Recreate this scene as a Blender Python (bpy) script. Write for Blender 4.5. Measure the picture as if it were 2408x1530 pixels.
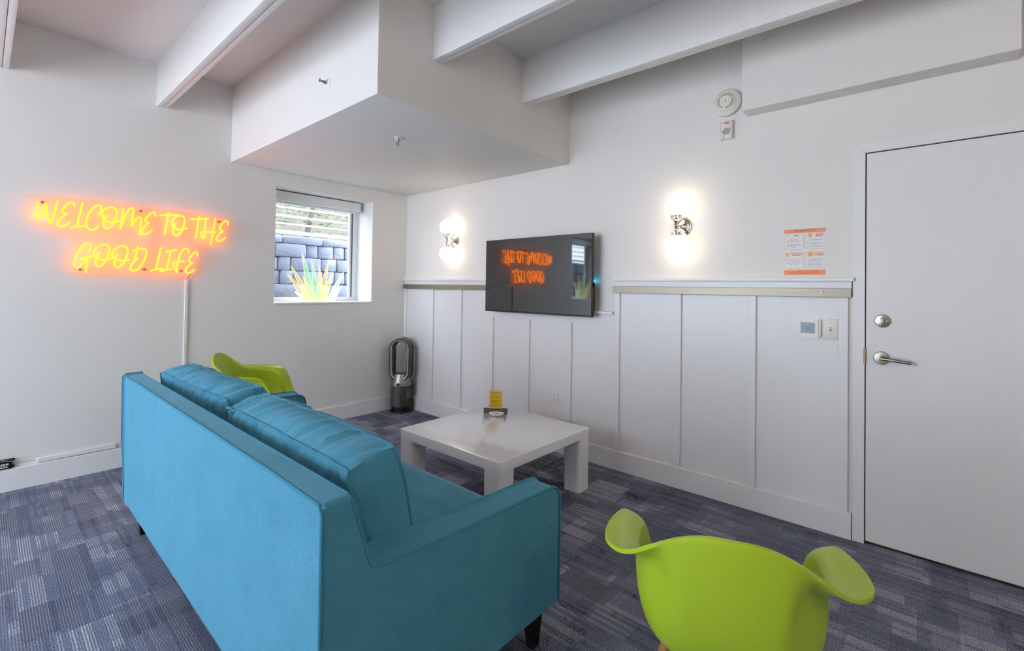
import bpy, bmesh, math, random
from mathutils import Vector, Matrix, noise
R = math.radians
SC = bpy.context.scene
COL = SC.collection
for o in list(bpy.data.objects): bpy.data.objects.remove(o, do_unlink=True)

# ------------------------------------------------------------------ camera
W, H, FPX = 2408, 1530, 1095.6
cd = bpy.data.cameras.new('camera'); CAM = bpy.data.objects.new('camera', cd); COL.objects.link(CAM)
cd.sensor_fit = 'HORIZONTAL'; cd.sensor_width = 36.0; cd.lens = FPX / W * 36.0
cd.shift_y = -103.5 / W; cd.clip_start = 0.05; cd.clip_end = 200
yaw, pit, rol = R(41.265), R(0.848), R(0.882)
f_ = Vector((-math.sin(yaw)*math.cos(pit), math.cos(yaw)*math.cos(pit), math.sin(pit)))
r_ = Vector((math.cos(yaw), math.sin(yaw), 0)); u_ = r_.cross(f_)
r2 = r_*math.cos(rol) + u_*math.sin(rol); u2 = -r_*math.sin(rol) + u_*math.cos(rol)
CAM.matrix_world = Matrix(((r2.x,u2.x,-f_.x,4.249),(r2.y,u2.y,-f_.y,-3.0755),(r2.z,u2.z,-f_.z,1.3005),(0,0,0,1)))
SC.camera = CAM

# ------------------------------------------------------------------ world, sun, exposure
SKY_COL, SKY_STR = (0.80, 0.88, 1.0, 1), 7.6
wd = bpy.data.worlds.new('sky'); SC.world = wd; wd.use_nodes = True
bg = wd.node_tree.nodes.get('Background') or wd.node_tree.nodes.new('ShaderNodeBackground')
bg.inputs[0].default_value = SKY_COL; bg.inputs[1].default_value = SKY_STR
sl = bpy.data.lights.new('sun', 'SUN'); SUN = bpy.data.objects.new('sun', sl); COL.objects.link(SUN)
sl.energy = 1.6; sl.angle = R(2); sl.color = (1, 0.95, 0.87)
SUN.rotation_euler = Vector((-0.62, -0.30, -0.75)).to_track_quat('-Z', 'Y').to_euler()
SUN.location = (3, 3, 8)
vs = SC.view_settings
vs.view_transform = 'Standard'; vs.look = 'None'; vs.exposure = 0.44; vs.gamma = 1; vs.use_curve_mapping = False
SC.cycles.max_bounces = 5; SC.cycles.diffuse_bounces = 4; SC.cycles.glossy_bounces = 3
SC.cycles.transparent_max_bounces = 8; SC.cycles.caustics_reflective = False; SC.cycles.caustics_refractive = False
SC.cycles.sample_clamp_indirect = 6.0
SC.cycles.use_adaptive_sampling = True; SC.cycles.adaptive_threshold = 0.06; SC.cycles.adaptive_min_samples = 12; SC.cycles.use_light_tree = False

# ------------------------------------------------------------------ materials
MATS = {}
def mat(name, col, rough=0.5, metal=0.0, **kw):
    m = bpy.data.materials.new(name); m.use_nodes = True
    b = m.node_tree.nodes['Principled BSDF']
    b.inputs['Base Color'].default_value = (*col, 1); b.inputs['Roughness'].default_value = rough
    b.inputs['Metallic'].default_value = metal
    for k, v in kw.items():
        b.inputs[k.replace('_', ' ')].default_value = v
    MATS[name] = m
    return m
def nodes(m): return m.node_tree.nodes, m.node_tree.links, m.node_tree.nodes['Principled BSDF']
def mottle(m, scale, amount, bump=0.0, detail=4, bscale=None, dist=0.002):
    """small procedural tone variation and relief on a plain material"""
    n, l, b = nodes(m)
    c = b.inputs['Base Color'].default_value[:]
    tc = n.new('ShaderNodeTexCoord'); nz = n.new('ShaderNodeTexNoise'); nz.inputs['Scale'].default_value = scale; nz.inputs['Detail'].default_value = detail
    l.new(tc.outputs['Object'], nz.inputs['Vector'])
    mx = n.new('ShaderNodeMix'); mx.data_type = 'RGBA'
    mx.inputs[6].default_value = (*[v*(1-amount) for v in c[:3]], 1); mx.inputs[7].default_value = (*[min(1, v*(1+amount)) for v in c[:3]], 1)
    l.new(nz.outputs['Fac'], mx.inputs[0]); l.new(mx.outputs[2], b.inputs['Base Color'])
    if bump:
        n2 = n.new('ShaderNodeTexNoise'); n2.inputs['Scale'].default_value = bscale or scale*3; n2.inputs['Detail'].default_value = 6
        l.new(tc.outputs['Object'], n2.inputs['Vector'])
        bp = n.new('ShaderNodeBump'); bp.inputs['Strength'].default_value = bump; bp.inputs['Distance'].default_value = dist
        l.new(n2.outputs['Fac'], bp.inputs['Height']); l.new(bp.outputs[0], b.inputs['Normal'])
    return m
mottle(mat('wall_paint', (0.80, 0.772, 0.738), 0.6), 3, 0.012, 0.12, bscale=180, dist=0.0006)
mottle(mat('ceiling_paint', (0.80, 0.782, 0.755), 0.65), 3, 0.015, 0.15, bscale=120, dist=0.0008)
mottle(mat('beam_paint', (0.80, 0.782, 0.755), 0.5), 6, 0.02, 0.25, bscale=40, dist=0.002)
mottle(mat('trim_paint', (0.81, 0.80, 0.80), 0.40), 4, 0.012, 0.05, bscale=60, dist=0.0005)
mottle(mat('door_paint', (0.80, 0.785, 0.775), 0.42), 4, 0.015, 0.05, bscale=80, dist=0.0005)
mat('gap_dark', (0.05, 0.03, 0.02), 0.8)
mottle(mat('table_white', (0.88, 0.88, 0.90), 0.25, Coat_Weight=1.0, Coat_Roughness=0.07, Coat_IOR=1.6), 8, 0.01)
mottle(mat('chair_green', (0.40, 0.55, 0.022), 0.34), 5, 0.02)
mottle(mat('chair_wood', (0.55, 0.25, 0.09), 0.45), 30, 0.2)
mat('black_metal', (0.015, 0.015, 0.017), 0.35, 0.6)
mottle(mat('dark_wood', (0.022, 0.010, 0.007), 0.35), 20, 0.3)
mat('chrome', (0.86, 0.83, 0.78), 0.07, 1.0)
mat('nickel', (0.40, 0.36, 0.30), 0.28, 1.0)
mat('brass', (0.35, 0.18, 0.08), 0.35, 1.0)
mat('white_plastic', (0.82, 0.81, 0.79), 0.35)
mat('ivory_plastic', (0.80, 0.76, 0.68), 0.35)
mat('ivory_shadow', (0.30, 0.28, 0.24), 0.5)
mat('lcd', (0.20, 0.25, 0.33), 0.25)
mat('lcd_digit', (0.11, 0.14, 0.19), 0.4)
mat('fan_iron', (0.115, 0.112, 0.11), 0.42, 0.5)
mat('fan_dark', (0.025, 0.025, 0.026), 0.3, 0.3)
mat('fan_silver', (0.33, 0.31, 0.29), 0.36, 1.0)
mat('tv_bezel', (0.012, 0.012, 0.013), 0.3)
mat('tv_screen', (0.004, 0.004, 0.005), 0.03, 0.0, IOR=2.0)
mat('speaker_cloth', (0.02, 0.02, 0.022), 0.6)
mat('paper', (0.84, 0.82, 0.80), 0.5)
mat('print_orange', (0.88, 0.34, 0.16), 0.5)
mat('print_red', (0.82, 0.15, 0.07), 0.5)
mat('print_amber', (0.90, 0.45, 0.10), 0.5)
mat('print_grey', (0.28, 0.27, 0.27), 0.5)
mat('alarm_red', (0.75, 0.05, 0.06), 0.5)
mat('lens_clear', (0.75, 0.78, 0.85), 0.08, 0.75)
mat('bulb_red', (0.65, 0.10, 0.03), 0.2)
mat('card_yellow', (0.82, 0.52, 0.02), 0.45)
mat('card_print', (0.30, 0.19, 0.02), 0.5)
mottle(mat('slate_grey', (0.10, 0.10, 0.12), 0.6), 60, 0.4)
mat('dish_white', (0.85, 0.82, 0.80), 0.2)
mat('box_black', (0.012, 0.012, 0.016), 0.4)
mat('terminal', (0.45, 0.38, 0.25), 0.35, 0.8)
mat('cable_white', (0.72, 0.70, 0.66), 0.5)
mat('cable_dark', (0.10, 0.06, 0.04), 0.5)
mat('pvc', (0.84, 0.85, 0.87), 0.35)
mat('pvc_dark', (0.12, 0.12, 0.16), 0.5)
mat('rail_white', (0.82, 0.82, 0.84), 0.4)
mottle(mat('bark', (0.09, 0.075, 0.07), 0.9), 9, 0.5, 0.6, bscale=20, dist=0.02)
mat('leaf_green', (0.10, 0.16, 0.05), 0.6, Transmission_Weight=0.0)
mottle(mat('stone_block', (0.25, 0.27, 0.33), 0.9), 9, 0.25, 0.7, bscale=28, dist=0.012)
mottle(mat('gravel', (0.32, 0.31, 0.30), 0.95), 30, 0.4, 0.5, bscale=60, dist=0.01)
def steel(name, col):
    m = mat(name, col, 0.30, 1.0); n, l, b = nodes(m)
    tc = n.new('ShaderNodeTexCoord'); mp = n.new('ShaderNodeMapping'); mp.inputs['Scale'].default_value = (3, 60, 260)
    nz = n.new('ShaderNodeTexNoise'); nz.inputs['Scale'].default_value = 1.0; nz.inputs['Detail'].default_value = 5
    l.new(tc.outputs['Object'], mp.inputs[0]); l.new(mp.outputs[0], nz.inputs['Vector'])
    rp = n.new('ShaderNodeMapRange'); rp.inputs[3].default_value = 0.36; rp.inputs[4].default_value = 0.58
    l.new(nz.outputs['Fac'], rp.inputs[0]); l.new(rp.outputs[0], b.inputs['Roughness'])
    mx = n.new('ShaderNodeMix'); mx.data_type = 'RGBA'
    mx.inputs[6].default_value = (*[v*0.82 for v in col], 1); mx.inputs[7].default_value = (*[v*1.12 for v in col], 1)
    l.new(nz.outputs['Fac'], mx.inputs[0]); l.new(mx.outputs[2], b.inputs['Base Color'])
steel('brushed_steel', (0.31, 0.28, 0.22))
def fabric(name, c0, c1):
    m = mat(name, c0, 0.95, Sheen_Weight=0.25, Sheen_Roughness=0.5, Sheen_Tint=(0.45, 0.75, 0.9, 1)); n, l, b = nodes(m)
    b.inputs['Specular IOR Level'].default_value = 0.15
    tc = n.new('ShaderNodeTexCoord')
    a = n.new('ShaderNodeTexNoise'); a.inputs['Scale'].default_value = 330; a.inputs['Detail'].default_value = 3
    d = n.new('ShaderNodeTexNoise'); d.inputs['Scale'].default_value = 7; d.inputs['Detail'].default_value = 5
    for q in (a, d): l.new(tc.outputs['Object'], q.inputs['Vector'])
    ad = n.new('ShaderNodeMath'); ad.operation = 'MULTIPLY_ADD'; ad.inputs[1].default_value = 0.75
    s2 = n.new('ShaderNodeMath'); s2.operation = 'MULTIPLY'; s2.inputs[1].default_value = 0.25
    l.new(d.outputs['Fac'], s2.inputs[0]); l.new(a.outputs['Fac'], ad.inputs[0]); l.new(s2.outputs[0], ad.inputs[2])
    rp = n.new('ShaderNodeMapRange'); rp.inputs[1].default_value = 0.32; rp.inputs[2].default_value = 0.68
    l.new(ad.outputs[0], rp.inputs[0])
    mx = n.new('ShaderNodeMix'); mx.data_type = 'RGBA'; mx.inputs[6].default_value = (*c0, 1); mx.inputs[7].default_value = (*c1, 1)
    l.new(rp.outputs[0], mx.inputs[0]); l.new(mx.outputs[2], b.inputs['Base Color'])
    bp = n.new('ShaderNodeBump'); bp.inputs['Strength'].default_value = 0.35; bp.inputs['Distance'].default_value = 0.001
    l.new(a.outputs['Fac'], bp.inputs['Height']); l.new(bp.outputs[0], b.inputs['Normal'])
fabric('sofa_fabric', (0.052, 0.225, 0.340), (0.105, 0.350, 0.480))
mat('sofa_piping', (0.05, 0.245, 0.365), 0.9)
def emit(name, col, s):
    m = bpy.data.materials.new(name); m.use_nodes = True; n, l = m.node_tree.nodes, m.node_tree.links
    n.remove(n['Principled BSDF']); e = n.new('ShaderNodeEmission'); e.inputs[0].default_value = (*col, 1); e.inputs[1].default_value = s
    l.new(e.outputs[0], n['Material Output'].inputs[0]); MATS[name] = m
emit('neon_tube', (1.0, 0.19, 0.007), 7.5)
emit('globe_lit', (1.0, 0.83, 0.62), 4.0)
emit('fill_lit', (1.0, 0.93, 0.85), 24.0)  # fill emission for the added globe lamps out of view
emit('fill_warm', (1.0, 0.78, 0.54), 26.0)
emit('led_blue', (0.02, 0.55, 1.0), 4.0)
def clearglass(name, tint, refl_ior=1.45, alpha_col=None, alpha=0.0):
    m = bpy.data.materials.new(name); m.use_nodes = True; n, l = m.node_tree.nodes, m.node_tree.links
    n.remove(n['Principled BSDF'])
    tr = n.new('ShaderNodeBsdfTransparent'); tr.inputs[0].default_value = (*tint, 1)
    gl = n.new('ShaderNodeBsdfGlossy'); gl.inputs['Roughness'].default_value = 0.02
    fr = n.new('ShaderNodeFresnel'); fr.inputs[0].default_value = refl_ior
    ge = n.new('ShaderNodeNewGeometry'); iv = n.new('ShaderNodeMath'); iv.operation = 'SUBTRACT'; iv.inputs[0].default_value = 1.0; l.new(ge.outputs['Backfacing'], iv.inputs[1])
    ml = n.new('ShaderNodeMath'); ml.operation = 'MULTIPLY'; l.new(fr.outputs[0], ml.inputs[0]); l.new(iv.outputs[0], ml.inputs[1])   # thin sheet: no internal reflection at the far face
    mx = n.new('ShaderNodeMixShader'); l.new(ml.outputs[0], mx.inputs[0]); l.new(gl.outputs[0], mx.inputs[2])
    if alpha:
        df = n.new('ShaderNodeBsdfDiffuse'); df.inputs[0].default_value = (*alpha_col, 1)
        tl = n.new('ShaderNodeBsdfTranslucent'); tl.inputs[0].default_value = (*alpha_col, 1)
        m1 = n.new('ShaderNodeMixShader'); m1.inputs[0].default_value = 0.6; l.new(df.outputs[0], m1.inputs[1]); l.new(tl.outputs[0], m1.inputs[2])
        m2 = n.new('ShaderNodeMixShader'); m2.inputs[0].default_value = alpha; l.new(tr.outputs[0], m2.inputs[1]); l.new(m1.outputs[0], m2.inputs[2])
        l.new(m2.outputs[0], mx.inputs[1])
    else: l.new(tr.outputs[0], mx.inputs[1])
    l.new(mx.outputs[0], n['Material Output'].inputs[0]); MATS[name] = m
clearglass('window_glass', (0.96, 0.98, 1.0), 1.5)
clearglass('acrylic_glow_tint', (0.99, 0.965, 0.90), 1.12)  # amber tint put into the clear sheet to deepen the neon glow
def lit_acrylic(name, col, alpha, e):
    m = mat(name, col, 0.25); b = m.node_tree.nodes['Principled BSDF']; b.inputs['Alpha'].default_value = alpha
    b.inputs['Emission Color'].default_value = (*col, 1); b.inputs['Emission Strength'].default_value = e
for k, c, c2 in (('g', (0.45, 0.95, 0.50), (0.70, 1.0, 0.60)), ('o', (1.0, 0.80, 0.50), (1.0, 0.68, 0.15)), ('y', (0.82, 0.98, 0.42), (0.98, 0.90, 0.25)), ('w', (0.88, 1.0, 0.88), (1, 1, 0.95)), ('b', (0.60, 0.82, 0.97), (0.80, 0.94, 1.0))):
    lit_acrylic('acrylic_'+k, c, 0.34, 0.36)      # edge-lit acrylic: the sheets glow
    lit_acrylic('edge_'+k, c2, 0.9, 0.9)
def brick_mat():
    m = mat('far_brick', (0.7, 0.6, 0.5), 0.9); n, l, b = nodes(m)
    tc = n.new('ShaderNodeTexCoord'); mp = n.new('ShaderNodeMapping'); mp.inputs['Rotation'].default_value = (R(90), 0, R(90))
    br = n.new('ShaderNodeTexBrick'); br.inputs['Scale'].default_value = 1.0; br.inputs['Brick Width'].default_value = 0.21; br.inputs['Row Height'].default_value = 0.075
    br.inputs['Mortar Size'].default_value = 0.008
    br.inputs['Color1'].default_value = (0.115, 0.098, 0.075, 1); br.inputs['Color2'].default_value = (0.10, 0.083, 0.063, 1); br.inputs['Mortar'].default_value = (0.14, 0.13, 0.115, 1)
    sp = n.new('ShaderNodeSeparateXYZ'); cb = n.new('ShaderNodeCombineXYZ')
    l.new(tc.outputs['Object'], sp.inputs[0]); l.new(sp.outputs[1], cb.inputs[0]); l.new(sp.outputs[2], cb.inputs[1])
    l.new(cb.outputs[0], br.inputs['Vector']); l.new(br.outputs['Color'], b.inputs['Base Color'])
brick_mat()
def carpet_mat():
    m = mat('carpet', (0.06, 0.06, 0.08), 1.0); n, l, b = nodes(m); b.inputs['Specular IOR Level'].default_value = 0.05
    g = n.new('ShaderNodeNewGeometry'); sp = n.new('ShaderNodeSeparateXYZ'); l.new(g.outputs['Position'], sp.inputs[0])
    def M(op, a, c=None, d=None):
        k = n.new('ShaderNodeMath'); k.operation = op
        for i, v in enumerate((a, c, d)):
            if v is None: continue
            if isinstance(v, (int, float)): k.inputs[i].default_value = v
            else: l.new(v, k.inputs[i])
        return k.outputs[0]
    def wn(*v):
        c = n.new('ShaderNodeCombineXYZ')
        for i, q in enumerate(v):
            if isinstance(q, (int, float)): c.inputs[i].default_value = q
            else: l.new(q, c.inputs[i])
        k = n.new('ShaderNodeTexWhiteNoise'); k.noise_dimensions = '3D'; l.new(c.outputs[0], k.inputs[0]); return k.outputs['Value']
    X, Y = sp.outputs[0], sp.outputs[1]
    PITCH = 0.0082
    ly = M('DIVIDE', Y, PITCH); li = M('FLOOR', ly); fr = M('SUBTRACT', ly, li)
    line = M('GREATER_THAN', fr, 0.52)
    def patches(wx, wy, seed):
        row = M('FLOOR', M('DIVIDE', Y, wy)); off = wn(row, seed, 3.3)
        cx = M('FLOOR', M('ADD', M('DIVIDE', X, wx), M('MULTIPLY', off, 1.0)))
        return wn(cx, row, seed)
    pa, pb, pc = patches(0.25, 0.123, 1.7), patches(0.125, 0.246, 9.1), patches(0.167, 0.082, 5.5)
    big = patches(0.5, 0.5, 21.0)
    # how light the yarn lines are in a patch
    v = M('ADD', M('MULTIPLY', pa, 0.5), M('ADD', M('MULTIPLY', pb, 0.35), M('MULTIPLY', pc, 0.35)))
    k = n.new('ShaderNodeMapRange'); k.interpolation_type = 'SMOOTHSTEP'; k.inputs[1].default_value = 0.66; k.inputs[2].default_value = 1.0; l.new(v, k.inputs[0])
    odd = M('GREATER_THAN', wn(M('FLOOR', M('DIVIDE', li, 2.0)), 7.7, pa), 0.35)
    lit = M('MULTIPLY', M('MULTIPLY', line, M('ADD', M('MULTIPLY', odd, 0.75), 0.25)), M('ADD', M('MULTIPLY', k.outputs[0], 0.72), 0.28))
    nz = n.new('ShaderNodeTexNoise'); nz.inputs['Scale'].default_value = 260; nz.inputs['Detail'].default_value = 3; l.new(g.outputs['Position'], nz.inputs['Vector'])
    nr = n.new('ShaderNodeMapRange'); nr.inputs[1].default_value = 0.33; nr.inputs[2].default_value = 0.67; nr.inputs[3].default_value = 0.22; nr.inputs[4].default_value = 1.6; l.new(nz.outputs['Fac'], nr.inputs[0])
    base = n.new('ShaderNodeMix'); base.data_type = 'RGBA'; base.inputs[6].default_value = (0.058, 0.067, 0.105, 1); base.inputs[7].default_value = (0.215, 0.240, 0.340, 1)
    l.new(M('ADD', M('MULTIPLY', v, 0.75), M('MULTIPLY', big, 0.12)), base.inputs[0])
    yarn = n.new('ShaderNodeMix'); yarn.data_type = 'RGBA'; yarn.inputs[7].default_value = (0.60, 0.59, 0.60, 1)
    l.new(M('MULTIPLY', lit, 0.85), yarn.inputs[0]); l.new(base.outputs[2], yarn.inputs[6])
    mul = n.new('ShaderNodeMix'); mul.data_type = 'RGBA'; mul.blend_type = 'MULTIPLY'; mul.inputs[0].default_value = 1.0
    l.new(yarn.outputs[2], mul.inputs[6]); cc = n.new('ShaderNodeCombineXYZ')
    for i in range(3): l.new(nr.outputs[0], cc.inputs[i])
    l.new(cc.outputs[0], mul.inputs[7]); l.new(mul.outputs[2], b.inputs['Base Color'])
    bp = n.new('ShaderNodeBump'); bp.inputs['Strength'].default_value = 0.6; bp.inputs['Distance'].default_value = 0.003
    l.new(M('ADD', M('MULTIPLY', fr, 0.6), nz.outputs['Fac']), bp.inputs['Height']); l.new(bp.outputs[0], b.inputs['Normal'])
carpet_mat()

# ------------------------------------------------------------------ helpers
def crom(pts, n=6, closed=False):
    """Catmull-Rom through points"""
    P = [Vector(p) for p in pts]; out = []; N = len(P)
    for i in range(N if closed else N-1):
        g = (lambda j: P[j % N]) if closed else (lambda j: P[max(0, min(N-1, j))])
        a, b, c, d = g(i-1), g(i), g(i+1), g(i+2)
        for k in range(n):
            t = k/n
            out.append(0.5*((2*b) + (c-a)*t + (2*a-5*b+4*c-d)*t*t + (3*b-a-3*c+d)*t**3))
    if not closed: out.append(P[-1])
    return out
def rrect(w, d, r, seg=5, cx=0, cy=0):
    out = []
    for k, (sx, sy) in enumerate(((1,1),(-1,1),(-1,-1),(1,-1))):
        for i in range(seg+1):
            a = math.pi/2*(k + i/seg)
            out.append((cx + sx*(w/2-r) + r*math.cos(a), cy + sy*(d/2-r) + r*math.sin(a)))
    return out
class MB:
    def __init__(s): s.bm = bmesh.new()
    def _faces(s, rings, closed_ring=True, cap0=True, cap1=True, loop=False):
        n = len(rings[0]); m = len(rings)
        for i in range(m if loop else m-1):
            a, b = rings[i], rings[(i+1) % m]
            for j in range(n if closed_ring else n-1):
                k = (j+1) % n
                vs = [a[j], a[k], b[k], b[j]]; u = []
                for v in vs:
                    if v not in u: u.append(v)
                if len(u) > 2:
                    try: s.bm.faces.new(u)
                    except ValueError: pass
        if not loop:
            for ok, r in ((cap0, rings[0]), (cap1, rings[-1])):
                if ok and len(set(r)) > 2:
                    try: s.bm.faces.new(r)
                    except ValueError: pass
    def box(s, x0, x1, y0, y1, z0, z1):
        v = [s.bm.verts.new(p) for p in ((x0,y0,z0),(x1,y0,z0),(x1,y1,z0),(x0,y1,z0),(x0,y0,z1),(x1,y0,z1),(x1,y1,z1),(x0,y1,z1))]
        for f in ((0,3,2,1),(4,5,6,7),(0,1,5,4),(1,2,6,5),(2,3,7,6),(3,0,4,7)): s.bm.faces.new([v[i] for i in f])
        return s
    def prism(s, poly, axis, a0, a1):
        def P(p, a): return {'x': (a, p[0], p[1]), 'y': (p[0], a, p[1]), 'z': (p[0], p[1], a)}[axis]
        s._faces([[s.bm.verts.new(P(p, a)) for p in poly] for a in (a0, a1)]); return s
    def rings(s, pts, cap0=True, cap1=True, loop=False):
        s._faces([[s.bm.verts.new(p) for p in r] for r in pts], True, cap0, cap1, loop); return s
    def tube(s, pts, r, n=8, closed=False):
        pts = [Vector(p) for p in pts]; N = len(pts); rs = []; up = None
        for i, p in enumerate(pts):
            a = pts[(i-1) % N] if closed or i > 0 else p; b = pts[(i+1) % N] if closed or i < N-1 else p
            t = (b-a); t = t.normalized() if t.length > 1e-9 else Vector((0,0,1))
            if up is None: up = Vector((0,0,1)) if abs(t.z) < 0.9 else Vector((1,0,0))
            e = up - t*up.dot(t); e = e.normalized() if e.length > 1e-6 else t.orthogonal().normalized(); up = e; q = t.cross(e)
            rr = r[i] if isinstance(r, (list, tuple)) else r
            rs.append([s.bm.verts.new(p + (e*math.cos(2*math.pi*j/n) + q*math.sin(2*math.pi*j/n))*rr) for j in range(n)])
        s._faces(rs, True, True, True, closed); return s
    def lathe(s, prof, n=32, o=(0,0,0), axis='z', sx=1, sy=1):
        o = Vector(o); rs = []
        for r, h in prof:
            if r < 1e-6:
                c = {'z': Vector((0,0,h)), 'y': Vector((0,h,0)), 'x': Vector((h,0,0))}[axis]; v = s.bm.verts.new(o+c); rs.append([v]*n); continue
            ring = []
            for j in range(n):
                a = 2*math.pi*j/n; p, q = r*math.cos(a)*sx, r*math.sin(a)*sy
                ring.append(s.bm.verts.new(o + Vector({'z': (p, q, h), 'y': (p, h, q), 'x': (h, p, q)}[axis])))
            rs.append(ring)
        s._faces(rs); return s
    def bevel(s, w, seg=2, pred=None):
        s.bm.normal_update()
        e = [k for k in s.bm.edges if pred is None or pred((k.verts[0].co+k.verts[1].co)/2, (k.verts[1].co-k.verts[0].co).normalized())]
        bmesh.ops.bevel(s.bm, geom=e, offset=w, segments=seg, profile=0.5, affect='EDGES', clamp_overlap=True); return s
    def xf(s, m): bmesh.ops.transform(s.bm, matrix=m, verts=s.bm.verts); return s
    def build(s, name, m, parent=None, smooth=True, ang=38):
        bmesh.ops.recalc_face_normals(s.bm, faces=s.bm.faces)
        if smooth:
            for f in s.bm.faces: f.smooth = True
            for e in s.bm.edges:
                if len(e.link_faces) == 2 and e.calc_face_angle(0) > R(ang): e.smooth = False
        me = bpy.data.meshes.new(name); s.bm.to_mesh(me); s.bm.free()
        me.materials.append(MATS[m]); return link(name, me, parent)
def link(name, me, parent=None):
    o = bpy.data.objects.new(name, me); COL.objects.link(o)
    if parent is not None: o.parent = parent
    return o
def tag(o, label, cat, group=None):
    o['label'] = label; o['category'] = cat
    if group: o['group'] = group
    return o
def thing(name, label, cat, loc=(0,0,0), rz=0, group=None):
    o = bpy.data.objects.new(name, None); COL.objects.link(o); o.location = loc; o.rotation_euler = (0,0,rz)
    o.empty_display_size = 0.1
    return tag(o, label, cat, group)
def struct(o, label=None):
    o['kind'] = 'structure'
    if label: o['label'] = label
    return o
def sempty(name, label=None, loc=(0,0,0)):
    o = bpy.data.objects.new(name, None); COL.objects.link(o); o.location = loc; o.empty_display_size = 0.1
    return struct(o, label)
def copy_tree(o, parent=None):
    c = o.copy(); COL.objects.link(c); c.parent = parent
    for ch in o.children: copy_tree(ch, c)
    return c
def text(name, s, size, m, parent, loc, rot=(R(90),0,0), align='CENTER', extrude=0.0, bold=0.0, sx=1.0, spacing=1.0):
    c = bpy.data.curves.new(name, 'FONT'); c.body = s; c.size = size; c.align_x = align; c.align_y = 'CENTER'
    c.extrude = extrude; c.offset = bold; c.space_line = spacing; c.resolution_u = 3
    t = bpy.data.objects.new('tmp', c); COL.objects.link(t)
    dg = bpy.context.evaluated_depsgraph_get()
    me = bpy.data.meshes.new_from_object(t.evaluated_get(dg)); bpy.data.objects.remove(t, do_unlink=True)
    me.materials.clear(); me.materials.append(MATS[m]); o = link(name, me, parent)
    o.location = loc; o.rotation_euler = rot; o.scale = (sx, 1, 1); return o
# ------------------------------------------------------------------ room shell
XR, YF, ZC, WT = 6.0, -6.2, 2.92, 0.36          # right wall, wall behind the viewer, ceiling height, wall thickness
fl = struct(MB().box(-WT, XR+WT, YF-WT, WT, -0.22, -0.012).build('floor', 'gravel', smooth=False))
tb = MB().box(-0.2499, 0.2499, -0.2499, 0.2499, -0.0118, 0.0).bevel(0.0004, 1, lambda p, d: p.z > -0.001 and abs(d.z) < 0.5)
t0 = tb.build('carpet_tile', 'carpet', fl, smooth=False)
first = True
for i in range(12):
    for j in range(13):
        x, y = 0.25 + 0.5*i, -0.25 - 0.5*j
        if y < YF - 0.2: continue
        o = t0 if first else t0.copy()
        if not first: COL.objects.link(o); o.parent = fl
        first = False; o.location = (x, y, 0)
# left wall with two window openings, plus an added one for daylight
W1, W2, W3 = (-1.385, -0.425), (-4.435, -3.475), (0.25, 3.05)
W4 = (-5.95, -4.95)
ZW0, ZW1 = 1.128, 2.172
w = MB()
w.box(-WT, 0, YF-WT, W4[0], 0, ZC); w.box(-WT, 0, W4[1], W2[0], 0, ZC); w.box(-WT, 0, *W4, 0, 0.3); w.box(-WT, 0, *W4, 2.4, ZC); w.box(-WT, 0, W2[1], W1[0], 0, ZC); w.box(-WT, 0, W1[1], WT, 0, ZC)
for a, b in (W1, W2): w.box(-WT, 0, a, b, 0, ZW0); w.box(-WT, 0, a, b, ZW1, ZC)
struct(w.build('wall_left', 'wall_paint', smooth=False))
# far wall with the television and the door
DX0, DX1, DZ = 4.03, 4.945, 2.042
w = MB(); w.box(0, DX0-0.012, 0, WT, 0, ZC); w.box(DX1+0.012, XR+WT, 0, WT, 0, ZC); w.box(DX0-0.012, DX1+0.012, 0, WT, DZ+0.012, ZC)
w.box(DX0-0.012, DX1+0.012, 0.10, WT, 0, DZ+0.012)
struct(w.build('wall_back', 'wall_paint', smooth=False))
struct(MB().box(XR, XR+WT, YF-WT, 0, 0, ZC).build('wall_right', 'wall_paint', smooth=False))
w = MB(); w.box(0, W3[0], YF-WT, YF, 0, ZC); w.box(W3[1], XR, YF-WT, YF, 0, ZC); w.box(W3[0], W3[1], YF-WT, YF, 0, 0.05); w.box(W3[0], W3[1], YF-WT, YF, 2.65, ZC)
struct(w.build('wall_front', 'wall_paint', smooth=False))
ce = struct(MB().box(-WT-0.2, XR+WT, YF-WT-0.2, WT, ZC, ZC+0.22).build('ceiling', 'ceiling_paint', smooth=False))
SX, SY, SZ = 2.135, -1.745, 2.297
MB().box(0.0, SX, SY, 0.0, SZ, ZC+0.002).bevel(0.004, 2, lambda p, d: (p.x > 2 and p.y < -1.7) or p.z < 2.3).build('dropped_soffit', 'wall_paint', ce)
MB().box(3.45, 4.578, -0.125, 0.0, 2.372, ZC+0.002).bevel(0.003, 1, lambda p, d: p.y < -0.1 or p.z < 2.38).build('header_box', 'wall_paint', ce)
ZB = 2.606
for y0, y1, x0 in ((-0.585, -0.505, SX-0.01), (-1.388, -1.318, SX-0.01), (-2.247, -2.177, 0), (-3.057, -2.987, 0), (-3.87, -3.80, 0), (-4.68, -4.61, 0), (-5.49, -5.42, 0)):
    b = MB(); ym = y0 + (y1-y0)*0.56; b.box(x0, XR, y0, ym-0.0008, ZB, ZC+0.002); b.box(x0, XR, ym+0.0008, y1, ZB+0.002, ZC+0.002); b.bevel(0.004, 2, lambda p, d: p.z < ZB+0.01)
    b.build('beam', 'beam_paint', ce)
# baseboards
def bprof(t, h): return [(0, 0), (t, 0), (t, h-0.004), (t-0.004, h), (0, h)]
struct(MB().prism([(a, b) for a, b in bprof(0.018, 0.138)], 'y', YF, 0.0).build('baseboard_left', 'trim_paint', smooth=False))
struct(MB().prism([(-a, b) for a, b in bprof(0.021, 0.138)], 'x', 0.018, 3.974).build('baseboard_back', 'trim_paint', smooth=False))
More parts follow.
